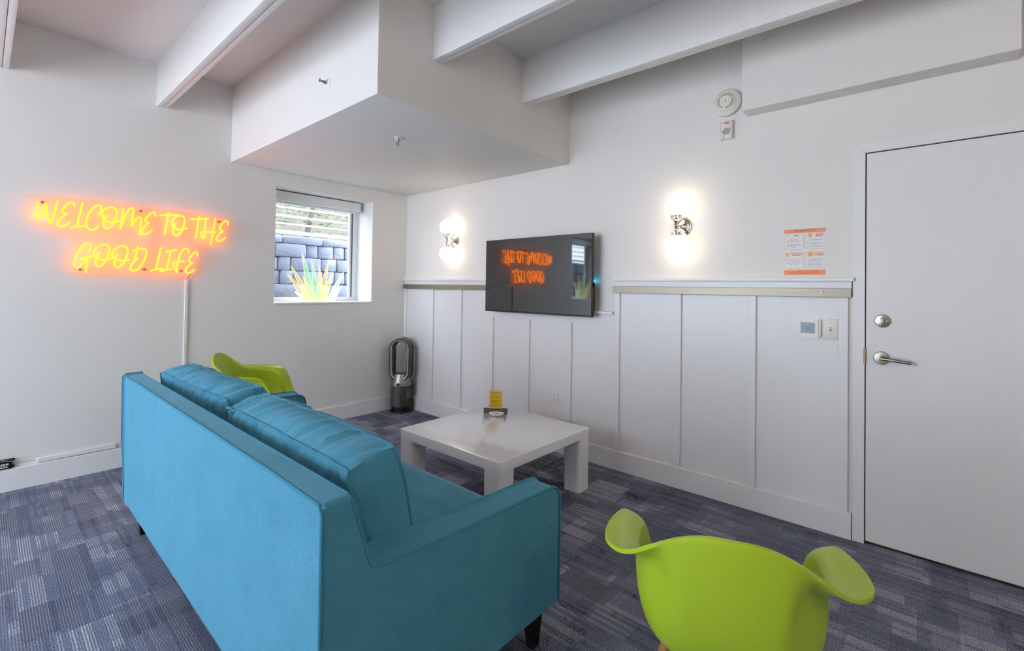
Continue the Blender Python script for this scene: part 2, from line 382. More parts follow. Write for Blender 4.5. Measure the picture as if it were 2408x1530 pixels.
# wainscot on the far wall: rails, ledges and battens
tr = sempty('trim_1', 'white board and batten panelling on the wall under the television')
BT = -0.018
for (x0, x1, zl, zr) in ((0.0, 1.345, 1.366, 1.285), (2.562, 3.972, 1.366, 1.285), (1.345, 2.562, 1.122, 1.038)):
    MB().box(x0, x1, BT, 0, zr, zl).build('rail', 'trim_paint', tr, smooth=False)
for (x0, x1, z0) in ((0.0, 1.352, 1.366), (2.556, 3.984, 1.366), (1.352, 2.560, 1.122)):
    MB().box(x0, x1, -0.040, 0, z0, z0+0.019).bevel(0.0015, 1).build('ledge', 'trim_paint', tr, smooth=False)
for (a, b, z1) in ((0.0, 0.040, 1.285), (0.45, 0.496, 1.285), (0.876, 0.922, 1.285), (1.300, 1.345, 1.285), (1.722, 1.768, 1.038), (2.146, 2.191, 1.038), (2.562, 2.607, 1.285), (3.013, 3.057, 1.285), (3.464, 3.508, 1.285), (3.914, 3.958, 1.285)):
    MB().box(a, b, BT, 0, 0.138, z1).bevel(0.0015, 1, lambda p, d: abs(d.z) > 0.5 and p.y < -0.01).build('batten', 'trim_paint', tr, smooth=False)

PB = [(0.040, 0.45, 1.285), (0.496, 0.876, 1.285), (0.922, 1.300, 1.285), (1.345, 1.722, 1.038), (1.768, 2.146, 1.038), (2.191, 2.562, 1.038), (2.607, 3.013, 1.285), (3.057, 3.464, 1.285), (3.508, 3.914, 1.285)]
for a, b, z1 in PB: MB().box(a, b, -0.0015, 0, 0.138, z1).build('panel', 'trim_paint', tr, smooth=False)

# ------------------------------------------------------------------ door
dr = sempty('door_1', 'white flush door with nickel deadbolt and lever', (DX0, 0, 0))
dw = DX1 - DX0
MB().box(0.003, dw-0.003, -0.006, 0.036, 0.014, DZ-0.003).bevel(0.0015, 1).build('door_slab', 'door_paint', dr, smooth=False)
MB().box(-0.012, 0.0, 0.0, 0.10, 0, DZ+0.012).build('jamb', 'gap_dark', dr, smooth=False)
MB().box(dw, dw+0.012, 0.0, 0.10, 0, DZ+0.012).build('jamb', 'gap_dark', dr, smooth=False)
MB().box(0.0, dw, 0.0, 0.10, DZ, DZ+0.012).build('jamb', 'gap_dark', dr, smooth=False)
CW = 0.052
MB().prism([(-CW, 0), (-0.0015, 0), (-0.0015, DZ), (-CW, DZ+CW)], 'y', -0.016, 0.0).build('casing', 'trim_paint', dr, smooth=False)
MB().prism([(dw+CW, 0), (dw+0.0015, 0), (dw+0.0015, DZ), (dw+CW, DZ+CW)], 'y', -0.016, 0.0).build('casing', 'trim_paint', dr, smooth=False)
MB().prism([(-CW, DZ+CW), (-0.0015, DZ+0.0015), (dw+0.0015, DZ+0.0015), (dw+CW, DZ+CW)], 'y', -0.016, 0.0).build('casing', 'trim_paint', dr, smooth=False)
MB().box(-0.007, 0.0028, -0.0175, -0.004, 0.937, 1.015).build('strike_plate', 'brass', dr, smooth=False)
db = MB().lathe([(0, -0.006), (0.034, -0.006), (0.034, -0.010), (0.030, -0.016), (0.012, -0.019), (0, -0.019)], 36, (0.072, 0, 1.162), 'y').build('deadbolt', 'nickel', dr)
tt = MB().box(-0.0065, 0.0065, -0.037, -0.017, -0.017, 0.017).bevel(0.004, 3).xf(Matrix.Rotation(R(-14), 4, 'Y')).xf(Matrix.Translation((0.073, 0, 1.162))); tt.build('thumb_turn', 'nickel', db)
for s in (-1, 1): MB().lathe([(0, -0.0165), (0.0035, -0.0165), (0.003, -0.0195), (0, -0.020)], 10, (0.072+s*0.018, 0, 1.162), 'y').build('screw', 'nickel', db)
lv = MB().lathe([(0, -0.006), (0.034, -0.006), (0.034, -0.011), (0.031, -0.014), (0.013, -0.015), (0.0115, -0.047), (0, -0.047)], 36, (0.068, 0, 0.971), 'y').build('lever_rose', 'nickel', dr)
MB().tube([(0.062, -0.050, 0.971), (0.075, -0.052, 0.971), (0.12, -0.054, 0.968), (0.185, -0.054, 0.962)], [0.0085, 0.0092, 0.0092, 0.0088], 14).build('lever', 'nickel', lv)

# ------------------------------------------------------------------ windows
def window(name, y0, y1, label):
    wn = sempty(name, label)
    xa, xb = -0.335, -0.285
    f = MB()
    J = 0.055
    f.box(xa, xb, y0, y0+J, ZW0, ZW1); f.box(xa, xb, y1-J, y1, ZW0, ZW1); f.box(xa, xb, y0+J, y1-J, ZW0, ZW0+0.055); f.box(xa, xb, y0+J, y1-J, ZW1-0.055, ZW1)
    f.build('frame', 'pvc', wn, smooth=False)
    s = MB()
    for yy in (y0+J, y1-J-0.012): s.box(xa+0.012, xb-0.006, yy, yy+0.012, ZW0+0.055, ZW1-0.055)
    s.build('gasket', 'pvc_dark', wn, smooth=False)
    s = MB()
    for q in ((y0+J+0.012, y0+J+0.034), (y1-J-0.034, y1-J-0.012)): s.box(xa+0.008, xb-0.010, q[0], q[1], ZW0+0.055, ZW1-0.055)
    s.build('sash', 'pvc', wn, smooth=False)
    MB().box(-0.314, -0.308, y0+J, y1-J, ZW0+0.055, ZW1-0.055).build('pane', 'window_glass', wn, smooth=False)
    MB().box(xb, 0.012, y0-0.0, y1+0.0, ZW0-0.001, ZW0+0.016).bevel(0.004, 2, lambda p, d: p.x > 0 and abs(d.y) > .5).build('sill', 'pvc', wn)
    return wn
window('window_1', *W1, 'white framed window in a deep reveal above the fan')
window('window_2', *W2, 'second white framed window further along the sign wall')
wn = sempty('fill_window_3', 'added wide window behind the viewer, unseen, letting in fill daylight')  # made-up opening out of view, brings daylight in from behind
f = MB(); ya, yb = YF-0.32, YF-0.26
f.box(W3[0], W3[0]+0.07, ya, yb, 0.05, 2.65); f.box(W3[1]-0.07, W3[1], ya, yb, 0.05, 2.65); f.box(W3[0], W3[1], ya, yb, 0.05, 0.12); f.box(W3[0], W3[1], ya, yb, 2.58, 2.65); 
f.build('frame', 'pvc', wn, smooth=False)
for a, b in ((0.32, 2.98),): MB().box(a, b, YF-0.293, YF-0.287, 0.12, 2.58).build('pane', 'window_glass', wn, smooth=False)

wn = sempty('fill_window_4', 'added tall window, unseen, for daylight at the near end of the sign wall')  # added out of view so more daylight comes from the left
f = MB(); f.box(-0.335, -0.285, W4[0], W4[0]+0.05, 0.3, 2.4); f.box(-0.335, -0.285, W4[1]-0.05, W4[1], 0.3, 2.4); f.box(-0.335, -0.285, W4[0], W4[1], 0.3, 0.35); f.box(-0.335, -0.285, W4[0], W4[1], 2.35, 2.4)
f.build('frame', 'pvc', wn, smooth=False)
MB().box(-0.314, -0.308, W4[0]+0.05, W4[1]-0.05, 0.35, 2.35).build('pane', 'window_glass', wn, smooth=False)

# roller blinds, rolled up
def blind(y0, y1, label):
    t = thing('roller_blind', label, 'blind', (-0.2, (y0+y1)/2, ZW1))
    hw = (y1-y0)/2
    MB().box(-0.05, 0.045, -hw+0.006, hw-0.042, -0.096, -0.010).bevel(0.004, 2).build('cassette', 'pvc', t)
    MB().tube([(-0.018, -hw+0.02, -0.105), (-0.018, hw-0.06, -0.105)], 0.011, 12).build('hem_bar', 'pvc', t)
    return t
blind(*W1, 'white rolled up blind cassette at the top of the window by the fan')
blind(*W2, 'white rolled up blind cassette in the window out past the neon sign')

# ------------------------------------------------------------------ outside the sign wall
gd = struct(MB().box(-1.5, -WT, -8, 4, 0.55, 0.75).build('ground_well', 'gravel', smooth=False), 'gravel strip between the house and the stone wall')
up = struct(MB().box(-9, -1.5, -10, 10, 1.55, 1.84).build('ground_bank', 'gravel', smooth=False), 'raised ground behind the stone wall')
rw = thing('retaining_wall', 'grey stone block retaining wall seen through the window', 'stone wall', (-1.15, 0, 0.75))
random.seed(5)
MB().box(-0.34, -0.06, -8.0, 2.2, 0, 1.085).build('mortar_core', 'stone_block', rw, smooth=False)
rows = [(1.02, 1.105)] + [(1.02-0.153*(k+1), 1.02-0.153*k) for k in range(6)]
blocks = {}
for k, (z0, z1) in enumerate(rows):
    y = -6.6 + random.uniform(0, 0.15)
    while y < 2.15:
        L = random.choice([0.42, 0.36, 0.20, 0.14] if k else [0.46, 0.38])
        key = (round(z1-z0, 3), L, random.randint(0, 2))
        if key not in blocks:
            b = MB().box(0, 0.30, 0.004, L-0.004, 0.003, z1-z0-0.003)
            bmesh.ops.subdivide_edges(b.bm, edges=[e for e in b.bm.edges], cuts=1)
            for v in b.bm.verts:
                n = noise.noise_vector(v.co*9 + Vector((key[2]*7, L*30, 0)))
                v.co += n*0.011; v.co.x += (0.010 if v.co.x > 0.2 else 0)
            b.bevel(0.012, 1)
            blocks[key] = None; o = b.build('stone_block', 'stone_block', rw, ang=60); blocks[key] = o
        else:
            o = blocks[key].copy(); COL.objects.link(o); o.parent = rw
        o.location = (-0.30 + random.uniform(-0.012, 0.012), y, z0); y += L
rl = thing('railing', 'white horizontal bar railing above the stone wall outside', 'railing', (-1.32, -0.5, 1.84))
for k, z in enumerate((0.075, 0.175, 0.265, 0.365, 0.465)):
    MB().tube([(0, -6.8, z), (0, 2.8, z)], 0.021 if k == 0 else 0.010, 10).build('bar', 'rail_white', rl)
for y in (-6.7, -4.2, -2.4, -0.95, 1.6, 2.7): MB().tube([(0, y, 0), (0, y, 0.5)], 0.018, 10).build('post', 'rail_white', rl)
def tree(label, base, top, r, seed, fol):
    t = thing('tree', label, 'tree', base)
    d = Vector(top)-Vector(base); random.seed(seed)
    pts = [Vector((0,0,0)).lerp(d, k/7) + Vector((random.uniform(-.015,.015), random.uniform(-.015,.015), 0)) for k in range(8)]
    MB().tube(pts, [r*(1-0.04*k) for k in range(8)], 10).build('trunk', 'bark', t)
    for k in range(3):
        a = random.uniform(0, 6.28); MB().tube([d*0.9, d*0.9+Vector((0.3*math.cos(a), 0.6*math.sin(a), 0.4)), d*0.9+Vector((0.5*math.cos(a), 1.1*math.sin(a), 0.35))], [r*.6, r*.4, r*.15], 7).build('branch', 'bark', t)
    b = MB()
    for _ in range(fol):
        c = Vector((max(-.85, min(.85, random.gauss(0, .4))), random.gauss(-.15, .75), random.gauss(0.75, .28))) + Vector((0, d.y*.5, 0))
        q = Matrix.Rotation(random.uniform(0, 6.28), 3, 'Z') @ Matrix.Rotation(random.uniform(-1, 1), 3, 'X'); s = random.uniform(.03, .055)
        vs = [b.bm.verts.new(c + q @ Vector(p)*s) for p in ((-1,0,0),(0,-.5,.1),(1,0,0),(0,.5,.1))]; b.bm.faces.new(vs)
    o = b.build('foliage', 'leaf_green', t, smooth=False); o['kind'] = 'stuff'
tree('leaning grey tree trunk with leafy crown behind the outside railing', (-2.6, 0.06, 1.84), (-2.6, 0.34, 3.2), 0.042, 3, 700)
tree('thin curved tree at the left edge of the window view', (-4.7, 0.62, 1.84), (-4.75, -0.15, 3.4), 0.05, 8, 450)
bl = thing('brick_building', 'pale brick building far behind the trees outside', 'building', (-7.5, 1, 1.84))
MB().box(-0.4, 0, -9, 7, 0, 6).build('wall', 'far_brick', bl, smooth=False)
for y in (-6.5, -3.5, -0.5, 2.5, 5): 
    fr = MB().box(-0.02, 0.05, y-0.55, y+0.55, 2.2, 3.8).build('window_frame', 'pvc', bl, smooth=False)
    MB().box(0.03, 0.06, y-0.47, y+0.47, 2.28, 3.72).build('pane', 'lcd', fr, smooth=False)

# traced sign and leaf outlines, in metres on the wall (y, z)
LETTERS=[
  ('w',[[(-2.847,1.808),(-2.853,1.751),(-2.855,1.715),(-2.851,1.698),(-2.842,1.697),(-2.831,1.718),(-2.819,1.765),(-2.811,1.797),(-2.809,1.751),(-2.804,1.715),(-2.796,1.681),(-2.789,1.679),(-2.779,1.706),(-2.769,1.756),(-2.758,1.825)]]),
  ('e',[[(-2.68,1.794),(-2.679,1.812),(-2.687,1.822),(-2.701,1.819),(-2.719,1.798),(-2.734,1.767),(-2.736,1.755),(-2.724,1.745),(-2.712,1.742),(-2.724,1.734),(-2.744,1.707),(-2.756,1.678),(-2.755,1.662),(-2.74,1.658),(-2.718,1.67),(-2.696,1.692)]]),
  ('l',[[(-2.638,1.829),(-2.651,1.753),(-2.662,1.676)],[(-2.691,1.655),(-2.663,1.666),(-2.614,1.676)]]),
  ('c',[[(-2.558,1.758),(-2.546,1.78),(-2.543,1.807),(-2.552,1.822),(-2.568,1.819),(-2.588,1.797),(-2.609,1.753),(-2.618,1.707),(-2.614,1.669),(-2.597,1.651),(-2.578,1.656),(-2.556,1.68)]]),
  ('o',[[(-2.514,1.762),(-2.528,1.73),(-2.531,1.697),(-2.522,1.672),(-2.507,1.67),(-2.485,1.693),(-2.468,1.738),(-2.462,1.785),(-2.472,1.811),(-2.495,1.817),(-2.52,1.805),(-2.536,1.782),(-2.539,1.758),(-2.533,1.736),(-2.515,1.719),(-2.49,1.712),(-2.47,1.716),(-2.447,1.728)]]),
  ('m',[[(-2.428,1.817),(-2.435,1.742),(-2.442,1.669)],[(-2.442,1.669),(-2.419,1.757),(-2.397,1.814),(-2.381,1.828),(-2.372,1.814),(-2.375,1.769),(-2.379,1.698),(-2.361,1.744),(-2.342,1.768),(-2.329,1.761),(-2.329,1.714),(-2.332,1.641)]]),
  ('e',[[(-2.247,1.784),(-2.246,1.803),(-2.254,1.815),(-2.269,1.807),(-2.291,1.78),(-2.304,1.754),(-2.295,1.739),(-2.279,1.734),(-2.295,1.721),(-2.314,1.688),(-2.322,1.663),(-2.313,1.648),(-2.291,1.654),(-2.262,1.683)]]),
  ('t',[[(-2.167,1.828),(-2.177,1.745),(-2.188,1.655)],[(-2.221,1.797),(-2.166,1.807),(-2.104,1.816)]]),
  ('o',[[(-2.118,1.752),(-2.132,1.721),(-2.136,1.685),(-2.125,1.661),(-2.104,1.663),(-2.081,1.698),(-2.067,1.75),(-2.066,1.79),(-2.08,1.808),(-2.107,1.805),(-2.134,1.784),(-2.143,1.749),(-2.135,1.725),(-2.111,1.706),(-2.081,1.707),(-2.048,1.72)]]),
  ('t',[[(-1.97,1.822),(-1.98,1.745),(-1.99,1.65)],[(-2.031,1.792),(-1.972,1.802),(-1.906,1.812)]]),
  ('h',[[(-1.926,1.807),(-1.928,1.751),(-1.929,1.691),(-1.931,1.661),(-1.94,1.652),(-1.95,1.667),(-1.956,1.691),(-1.947,1.702),(-1.905,1.706),(-1.856,1.711)],[(-1.86,1.821),(-1.873,1.727),(-1.889,1.607)]]),
  ('e',[[(-1.774,1.774),(-1.77,1.796),(-1.782,1.806),(-1.801,1.796),(-1.82,1.767),(-1.828,1.743),(-1.819,1.727),(-1.806,1.72),(-1.826,1.702),(-1.846,1.669),(-1.85,1.65),(-1.834,1.64),(-1.811,1.65),(-1.786,1.672)]]),
  ('g',[[(-2.603,1.503),(-2.594,1.526),(-2.596,1.552),(-2.609,1.56),(-2.628,1.549),(-2.65,1.506),(-2.668,1.454),(-2.673,1.419),(-2.664,1.398),(-2.65,1.398),(-2.63,1.425),(-2.605,1.466)],[(-2.647,1.447),(-2.617,1.461),(-2.581,1.474)],[(-2.605,1.466),(-2.611,1.413),(-2.614,1.363)]]),
  ('o',[[(-2.548,1.504),(-2.561,1.467),(-2.566,1.428),(-2.553,1.406),(-2.536,1.41),(-2.514,1.45),(-2.498,1.504),(-2.497,1.537),(-2.512,1.555),(-2.534,1.555),(-2.561,1.535),(-2.575,1.505),(-2.573,1.482),(-2.554,1.461),(-2.527,1.451),(-2.505,1.454),(-2.48,1.467)]]),
  ('o',[[(-2.45,1.497),(-2.464,1.46),(-2.469,1.426),(-2.455,1.407),(-2.438,1.408),(-2.415,1.446),(-2.4,1.497),(-2.398,1.531),(-2.412,1.553),(-2.436,1.555),(-2.461,1.536),(-2.478,1.508),(-2.477,1.482),(-2.459,1.46),(-2.431,1.45),(-2.407,1.453),(-2.384,1.464)]]),
  ('d',[[(-2.34,1.559),(-2.35,1.5),(-2.361,1.449)],[(-2.369,1.523),(-2.346,1.538),(-2.313,1.544),(-2.292,1.531),(-2.293,1.497),(-2.311,1.441),(-2.34,1.395),(-2.366,1.383),(-2.38,1.394),(-2.378,1.417),(-2.361,1.449),(-2.34,1.472)]]),
  ('l',[[(-2.207,1.56),(-2.22,1.481),(-2.233,1.4)],[(-2.265,1.384),(-2.232,1.4),(-2.19,1.406)]]),
  ('i',[[(-2.178,1.531),(-2.143,1.542),(-2.108,1.55)],[(-2.146,1.54),(-2.156,1.477),(-2.169,1.409)],[(-2.212,1.382),(-2.175,1.397),(-2.137,1.406)]]),
  ('f',[[(-2.033,1.532),(-2.035,1.553),(-2.051,1.563),(-2.072,1.551),(-2.089,1.51),(-2.1,1.459),(-2.105,1.416),(-2.107,1.376)],[(-2.107,1.383),(-2.123,1.422),(-2.129,1.45),(-2.121,1.459),(-2.094,1.463),(-2.061,1.468)]]),
  ('e',[[(-1.976,1.511),(-1.977,1.535),(-1.988,1.542),(-2.006,1.526),(-2.024,1.496),(-2.03,1.473),(-2.021,1.463),(-2.007,1.459),(-2.026,1.441),(-2.047,1.411),(-2.051,1.389),(-2.037,1.378),(-2.016,1.387),(-1.993,1.407)]]),
]
SIGN_BACK=[(-2.894,1.837),(-2.904,1.716),(-2.882,1.664),(-2.826,1.634),(-2.765,1.604),(-2.692,1.579),(-2.687,1.548),(-2.713,1.496),(-2.721,1.414),(-2.701,1.365),(-2.659,1.338),(-2.574,1.331),(-2.449,1.338),(-2.371,1.338),(-2.205,1.334),(-2.057,1.329),(-1.977,1.362),(-1.947,1.415),(-1.949,1.519),(-1.931,1.561),(-1.826,1.603),(-1.752,1.663),(-1.741,1.796),(-1.79,1.837),(-1.975,1.843),(-2.216,1.853),(-2.382,1.857),(-2.633,1.865),(-2.857,1.849)]
SIGN_BOLTS=[(-2.827,1.805),(-2.327,1.816),(-1.827,1.798),(-2.639,1.382),(-2.298,1.398),(-2.073,1.395)]
AGAVE=[((-1.086, 1.608),(-0.988, 1.145),'g',0.056),((-0.99, 1.542),(-0.951, 1.144),'g',0.052),((-1.191, 1.478),(-1.016, 1.145),'o',0.052),((-1.228, 1.407),(-1.038, 1.145),'o',0.047),((-1.084, 1.381),(-0.97, 1.144),'y',0.056),((-0.912, 1.491),(-0.905, 1.144),'o',0.049),((-0.818, 1.551),(-0.881, 1.143),'o',0.052),((-0.776, 1.437),(-0.862, 1.143),'y',0.052),((-0.662, 1.446),(-0.809, 1.143),'w',0.056),((-0.688, 1.302),(-0.794, 1.142),'w',0.043),((-1.143, 1.239),(-1.025, 1.145),'w',0.037),((-0.904, 1.313),(-0.905, 1.144),'g',0.075),((-0.712, 1.241),(-0.784, 1.142),'b',0.041)]
# ------------------------------------------------------------------ sofa
sf = thing('sofa', 'teal fabric two-seat sofa with dark tapered legs seen from behind', 'sofa', (2.18, -2.105, 0))
HX = 1.07
BACK = [(-0.452, 0.160), (-0.458, 0.50), (-0.460, 0.803), (-0.452, 0.811), (-0.392, 0.812), (-0.384, 0.804), (-0.335, 0.62), (-0.28, 0.30), (-0.28, 0.160)]
def bulged(poly, xs, inset):
    """profile swept along x with slightly pillowed ends"""
    return [[(x, *p) for p in poly] for x in xs]
b = MB().prism(BACK, 'x', -HX, HX)
b.bevel(0.016, 4, lambda p, d: (p.y < -0.44 and (abs(d.x) < 0.5)) or (p.z > 0.79 and abs(d.x) < 0.5))
b.build('back', 'sofa_fabric', sf, smooth=False)
ARC = [(0.396+0.060*math.sin(R(10*k)), 0.527+0.060*math.cos(R(10*k))) for k in range(10)]
ARM = [(-0.40, 0.158), (-0.40, 0.640), (-0.345, 0.628), (-0.325, 0.617), (0.0, 0.598)] + ARC + [(0.456, 0.158)]
for s in (-1, 1):
    x0, x1 = (HX-0.098, HX-0.001) if s > 0 else (-HX+0.001, -HX+0.098)
    a = MB().prism(ARM, 'x', x0, x1)
    a.bevel(0.012, 4, lambda p, d: abs(d.x) < 0.5 and p.z > 0.2 and p.y > -0.33)
    a.build('arm', 'sofa_fabric', sf, smooth=False)
MB().box(-HX+0.09, HX-0.09, -0.36, 0.425, 0.162, 0.305).bevel(0.008, 2).build('seat_base', 'sofa_fabric', sf)
def grid_solid(fn, nx, ny, nz):
    """six faces of a cuboid in [-1,1]^3 mapped by fn(a,b,c)"""
    b = MB(); cache = {}
    def V(i, j, k):
        q = (i, j, k)
        if q not in cache: cache[q] = b.bm.verts.new(fn(2*i/nx-1, 2*j/ny-1, 2*k/nz-1))
        return cache[q]
    for i in range(nx):
        for j in range(ny):
            for k in (0, nz): b.bm.faces.new((V(i,j,k), V(i+1,j,k), V(i+1,j+1,k), V(i,j+1,k)))
    for i in range(nx):
        for k in range(nz):
            for j in (0, ny): b.bm.faces.new((V(i,j,k), V(i+1,j,k), V(i+1,j,k+1), V(i,j,k+1)))
    for j in range(ny):
        for k in range(nz):
            for i in (0, nx): b.bm.faces.new((V(i,j,k), V(i,j+1,k), V(i,j+1,k+1), V(i,j,k+1)))
    return b
def seat(a, b, c):
    x, y, z = a*(HX-0.10), 0.075 + b*0.385, 0.368 + c*0.066
    e = (1-a**6)*(1-b**6)
    if c > 0: z += 0.018*c*e + 0.004*noise.noise(Vector((x*5+3, y*14, 1)))*max(0, 0.6+0.4*b)*e*2
    y += 0.012*b*(1-c*c); 
    if c > 0 and b > 0.8: z -= 0.02*((b-0.8)/0.2)**2
    return (x, y, z)
grid_solid(seat, 70, 40, 8).build('seat_cushion', 'sofa_fabric', sf, ang=50)
def cushion(cx, w, hgt, seed, rx, yc, zc, slump=0.0, yw=0.0):
    dp = 0.142
    M = Matrix.Translation((cx, yc, zc)) @ Matrix.Rotation(R(yw), 4, 'Z') @ Matrix.Rotation(R(rx), 4, 'X')
    def fn(a, b, c, wr=True):
        x, y, z = a*w/2, b*dp/2, c*hgt/2
        y += b*0.030*(1-a**4)*(1-c**4)
        z += c*0.012*(1-a**4)*(1-b*b) - 0.006*(a**8)*(1 if c > 0 else 0)*c
        if b > 0.98 and c < 0.999: zb = 0.024*math.exp(-((c-0.72)/0.2)**2)*(1-a**8); z += zb*0.9; y += zb*0.9
        x += a*0.026*(1-c**4)*(1-0.6*b*b)
        z += slump*max(0, c)*math.sin(a*2.2+seed)
        x *= 1 - 0.018*(1 if c > 0 else 0)*c**4
        if wr:
            f = max(0, (c+0.15)/1.15)**1.5
            g = noise.noise(Vector((x*20 - y*7 + seed*5, (y+z)*3.5, seed)))
            h = noise.noise(Vector((x*48, (y+z)*6 + 4, seed+9)))
            r1 = (1-abs(g)*2.2)
            am = 0.0150*r1 + 0.0050*h
            if abs(c) > 0.985: z += am*f*(0.35+0.65*(1-b*b))*1.0
            else:
                edge = math.exp(-((1-c)*hgt/2/0.06)**2)
                y += b*(am*0.7*f + 0.004*h*edge*3*(1 if abs(b) > .98 else 0))
        return M @ Vector((x, y, z))
    o = grid_solid(fn, 96, 14, 40).build('back_cushion', 'sofa_fabric', sf, ang=60)
    per = [(2*i/60-1, 1) for i in range(60)] + [(1, 1-2*i/26) for i in range(26)] + [(1-2*i/60, -1) for i in range(60)] + [(-1, -1+2*i/26) for i in range(26)]
    for b in (-1, 1):
        MB().tube([fn(a, b, c) for a, c in per], 0.0048, 8, True).build('piping', 'sofa_piping', o)
    return o
cushion(0.470, 0.965, 0.415, 1.3, 13.0, -0.205, 0.630, 0.003, -0.6)
cushion(-0.545, 0.880, 0.415, 4.2, 13.0, -0.190, 0.632, 0.008, 3.0)
# piping on the frame
XB = HX - 0.002
MB().tube([(-XB, -0.455, 0.165), (-XB, -0.459, 0.50), (-XB, -0.460, 0.790), (-XB+0.012, -0.459, 0.806)] + [(x, -0.458, 0.809) for x in (-0.8, -0.4, 0, 0.4, 0.8)] + [(XB-0.012, -0.459, 0.806), (XB, -0.460, 0.790), (XB, -0.459, 0.5), (XB, -0.455, 0.165)], 0.0045, 8).build('piping', 'sofa_piping', sf)
for s in (-1, 1):
    X = s*(HX-0.001)
    side = [(X, -0.386, 0.800), (X, -0.362, 0.72), (X, -0.340, 0.642), (X, -0.330, 0.622), (X, -0.315, 0.615)] + [(X, y, z-0.001) for y, z in [(0.0, 0.597)] + ARC + [(0.456, 0.162)]]
    if s > 0: top = [(x, -0.389, 0.811) for x in (-XB, -0.9, -0.3, 0.3, 0.9)] + [(XB-0.012, -0.389, 0.810)]
    MB().tube(([] if s < 0 else top) + side, 0.0042, 8).build('piping', 'sofa_piping', sf)
    XI = s*(HX-0.099)
    MB().tube([(XI, -0.30, 0.614), (XI, 0.0, 0.597)] + [(XI, *q) for q in ARC] + [(XI, 0.456, 0.32)], 0.0042, 8).build('piping', 'sofa_piping', sf)
for x, y, sx_, sy_ in ((-0.965, -0.385, -1, -1), (0.965, -0.385, 1, -1), (-1.005, 0.385, -1, 1), (1.005, 0.385, 1, 1)):
    p = [[(x+dx*q, y+dy*q, z) for dx, dy in ((-1,-1),(1,-1),(1,1),(-1,1))] for z, q in ((0.0, 0.017), (0.165, 0.030))]
    MB().rings([[(a, b, c) for a, b, c in r] for r in p]).bevel(0.002, 1).build('leg', 'dark_wood', sf, smooth=False)

# ------------------------------------------------------------------ coffee table
TX, TY, TH = 2.180, -0.852, 0.395
ct = thing('coffee_table', 'square white coffee table with thick block legs', 'table', (TX, TY, 0))
S = 0.875
MB().prism(rrect(S, S, 0.022), 'z', TH-0.055, TH).bevel(0.003, 2, lambda p, d: p.z > TH-0.001).build('tabletop', 'table_white', ct)
for sx_ in (-1, 1):
    for sy_ in (-1, 1):
        q = (S-0.125)/2-0.0005
        MB().prism(rrect(0.125, 0.125, 0.022, 5, sx_*q, sy_*q), 'z', 0.0, TH-0.0555).build('leg', 'table_white', ct)
vy = R(41.265+10)
hd = thing('card_holder', 'dark grey slate block holding the yellow card on the coffee table', 'card holder', (1.925, -0.585, TH), R(38))
MB().prism([(-0.022, 0), (0.026, 0), (0.020, 0.030), (-0.016, 0.030)], 'x', -0.086, 0.086).bevel(0.002, 1).build('block', 'slate_grey', hd)
cdh = thing('instruction_card', 'yellow printed instruction card standing upright on the coffee table', 'card', (1.925, -0.585, TH+0.0305), R(38))
m_ = Matrix.Rotation(R(-4), 4, 'X')
MB().box(-0.0475, 0.0475, -0.0012, 0.0012, 0.0, 0.128).xf(m_).build('sheet', 'card_yellow', cdh, smooth=False)
b = MB(); random.seed(2)
z = 0.113
b.lathe([(0.0055, -0.0015), (0.0065, -0.0015), (0.0065, -0.0017), (0.0055, -0.0017)], 16, (-0.026, 0, z), 'y'); b.box(-0.014, 0.034, -0.0016, -0.0012, z-0.002, z+0.002)
for blk, n_, x1 in ((0.098, 1, 0.030), (0.088, 2, 0.04), (0.074, 2, 0.04), (0.059, 4, 0.04), (0.036, 1, 0.036), (0.026, 3, 0.04)):
    for k in range(n_):
        b.box(-0.038, x1 - random.uniform(0, 0.006) - (0.02 if k == n_-1 and n_ > 2 else 0), -0.0016, -0.0012, blk-k*0.0048-0.0011, blk-k*0.0048+0.0011)
b.xf(m_).build('printed_lines', 'card_print', cdh, smooth=False)
ds = thing('oval_dish', 'small white oval dish in front of the slate block on the coffee table', 'dish', (1.985, -0.640, TH), R(38))
MB().lathe([(0, 0.0), (0.030, 0.0), (0.047, 0.007), (0.055, 0.018), (0.055, 0.021), (0.050, 0.021), (0.044, 0.014), (0, 0.012)], 36, (0,0,0), 'z', 1.0, 0.62).build('bowl', 'dish_white', ds)
MB().lathe([(0, 0.0125), (0.018, 0.0130), (0.0185, 0.0165), (0, 0.0185)], 24, (0,0,0), 'z', 1.0, 0.62).build('metal_disc', 'chrome', ds)

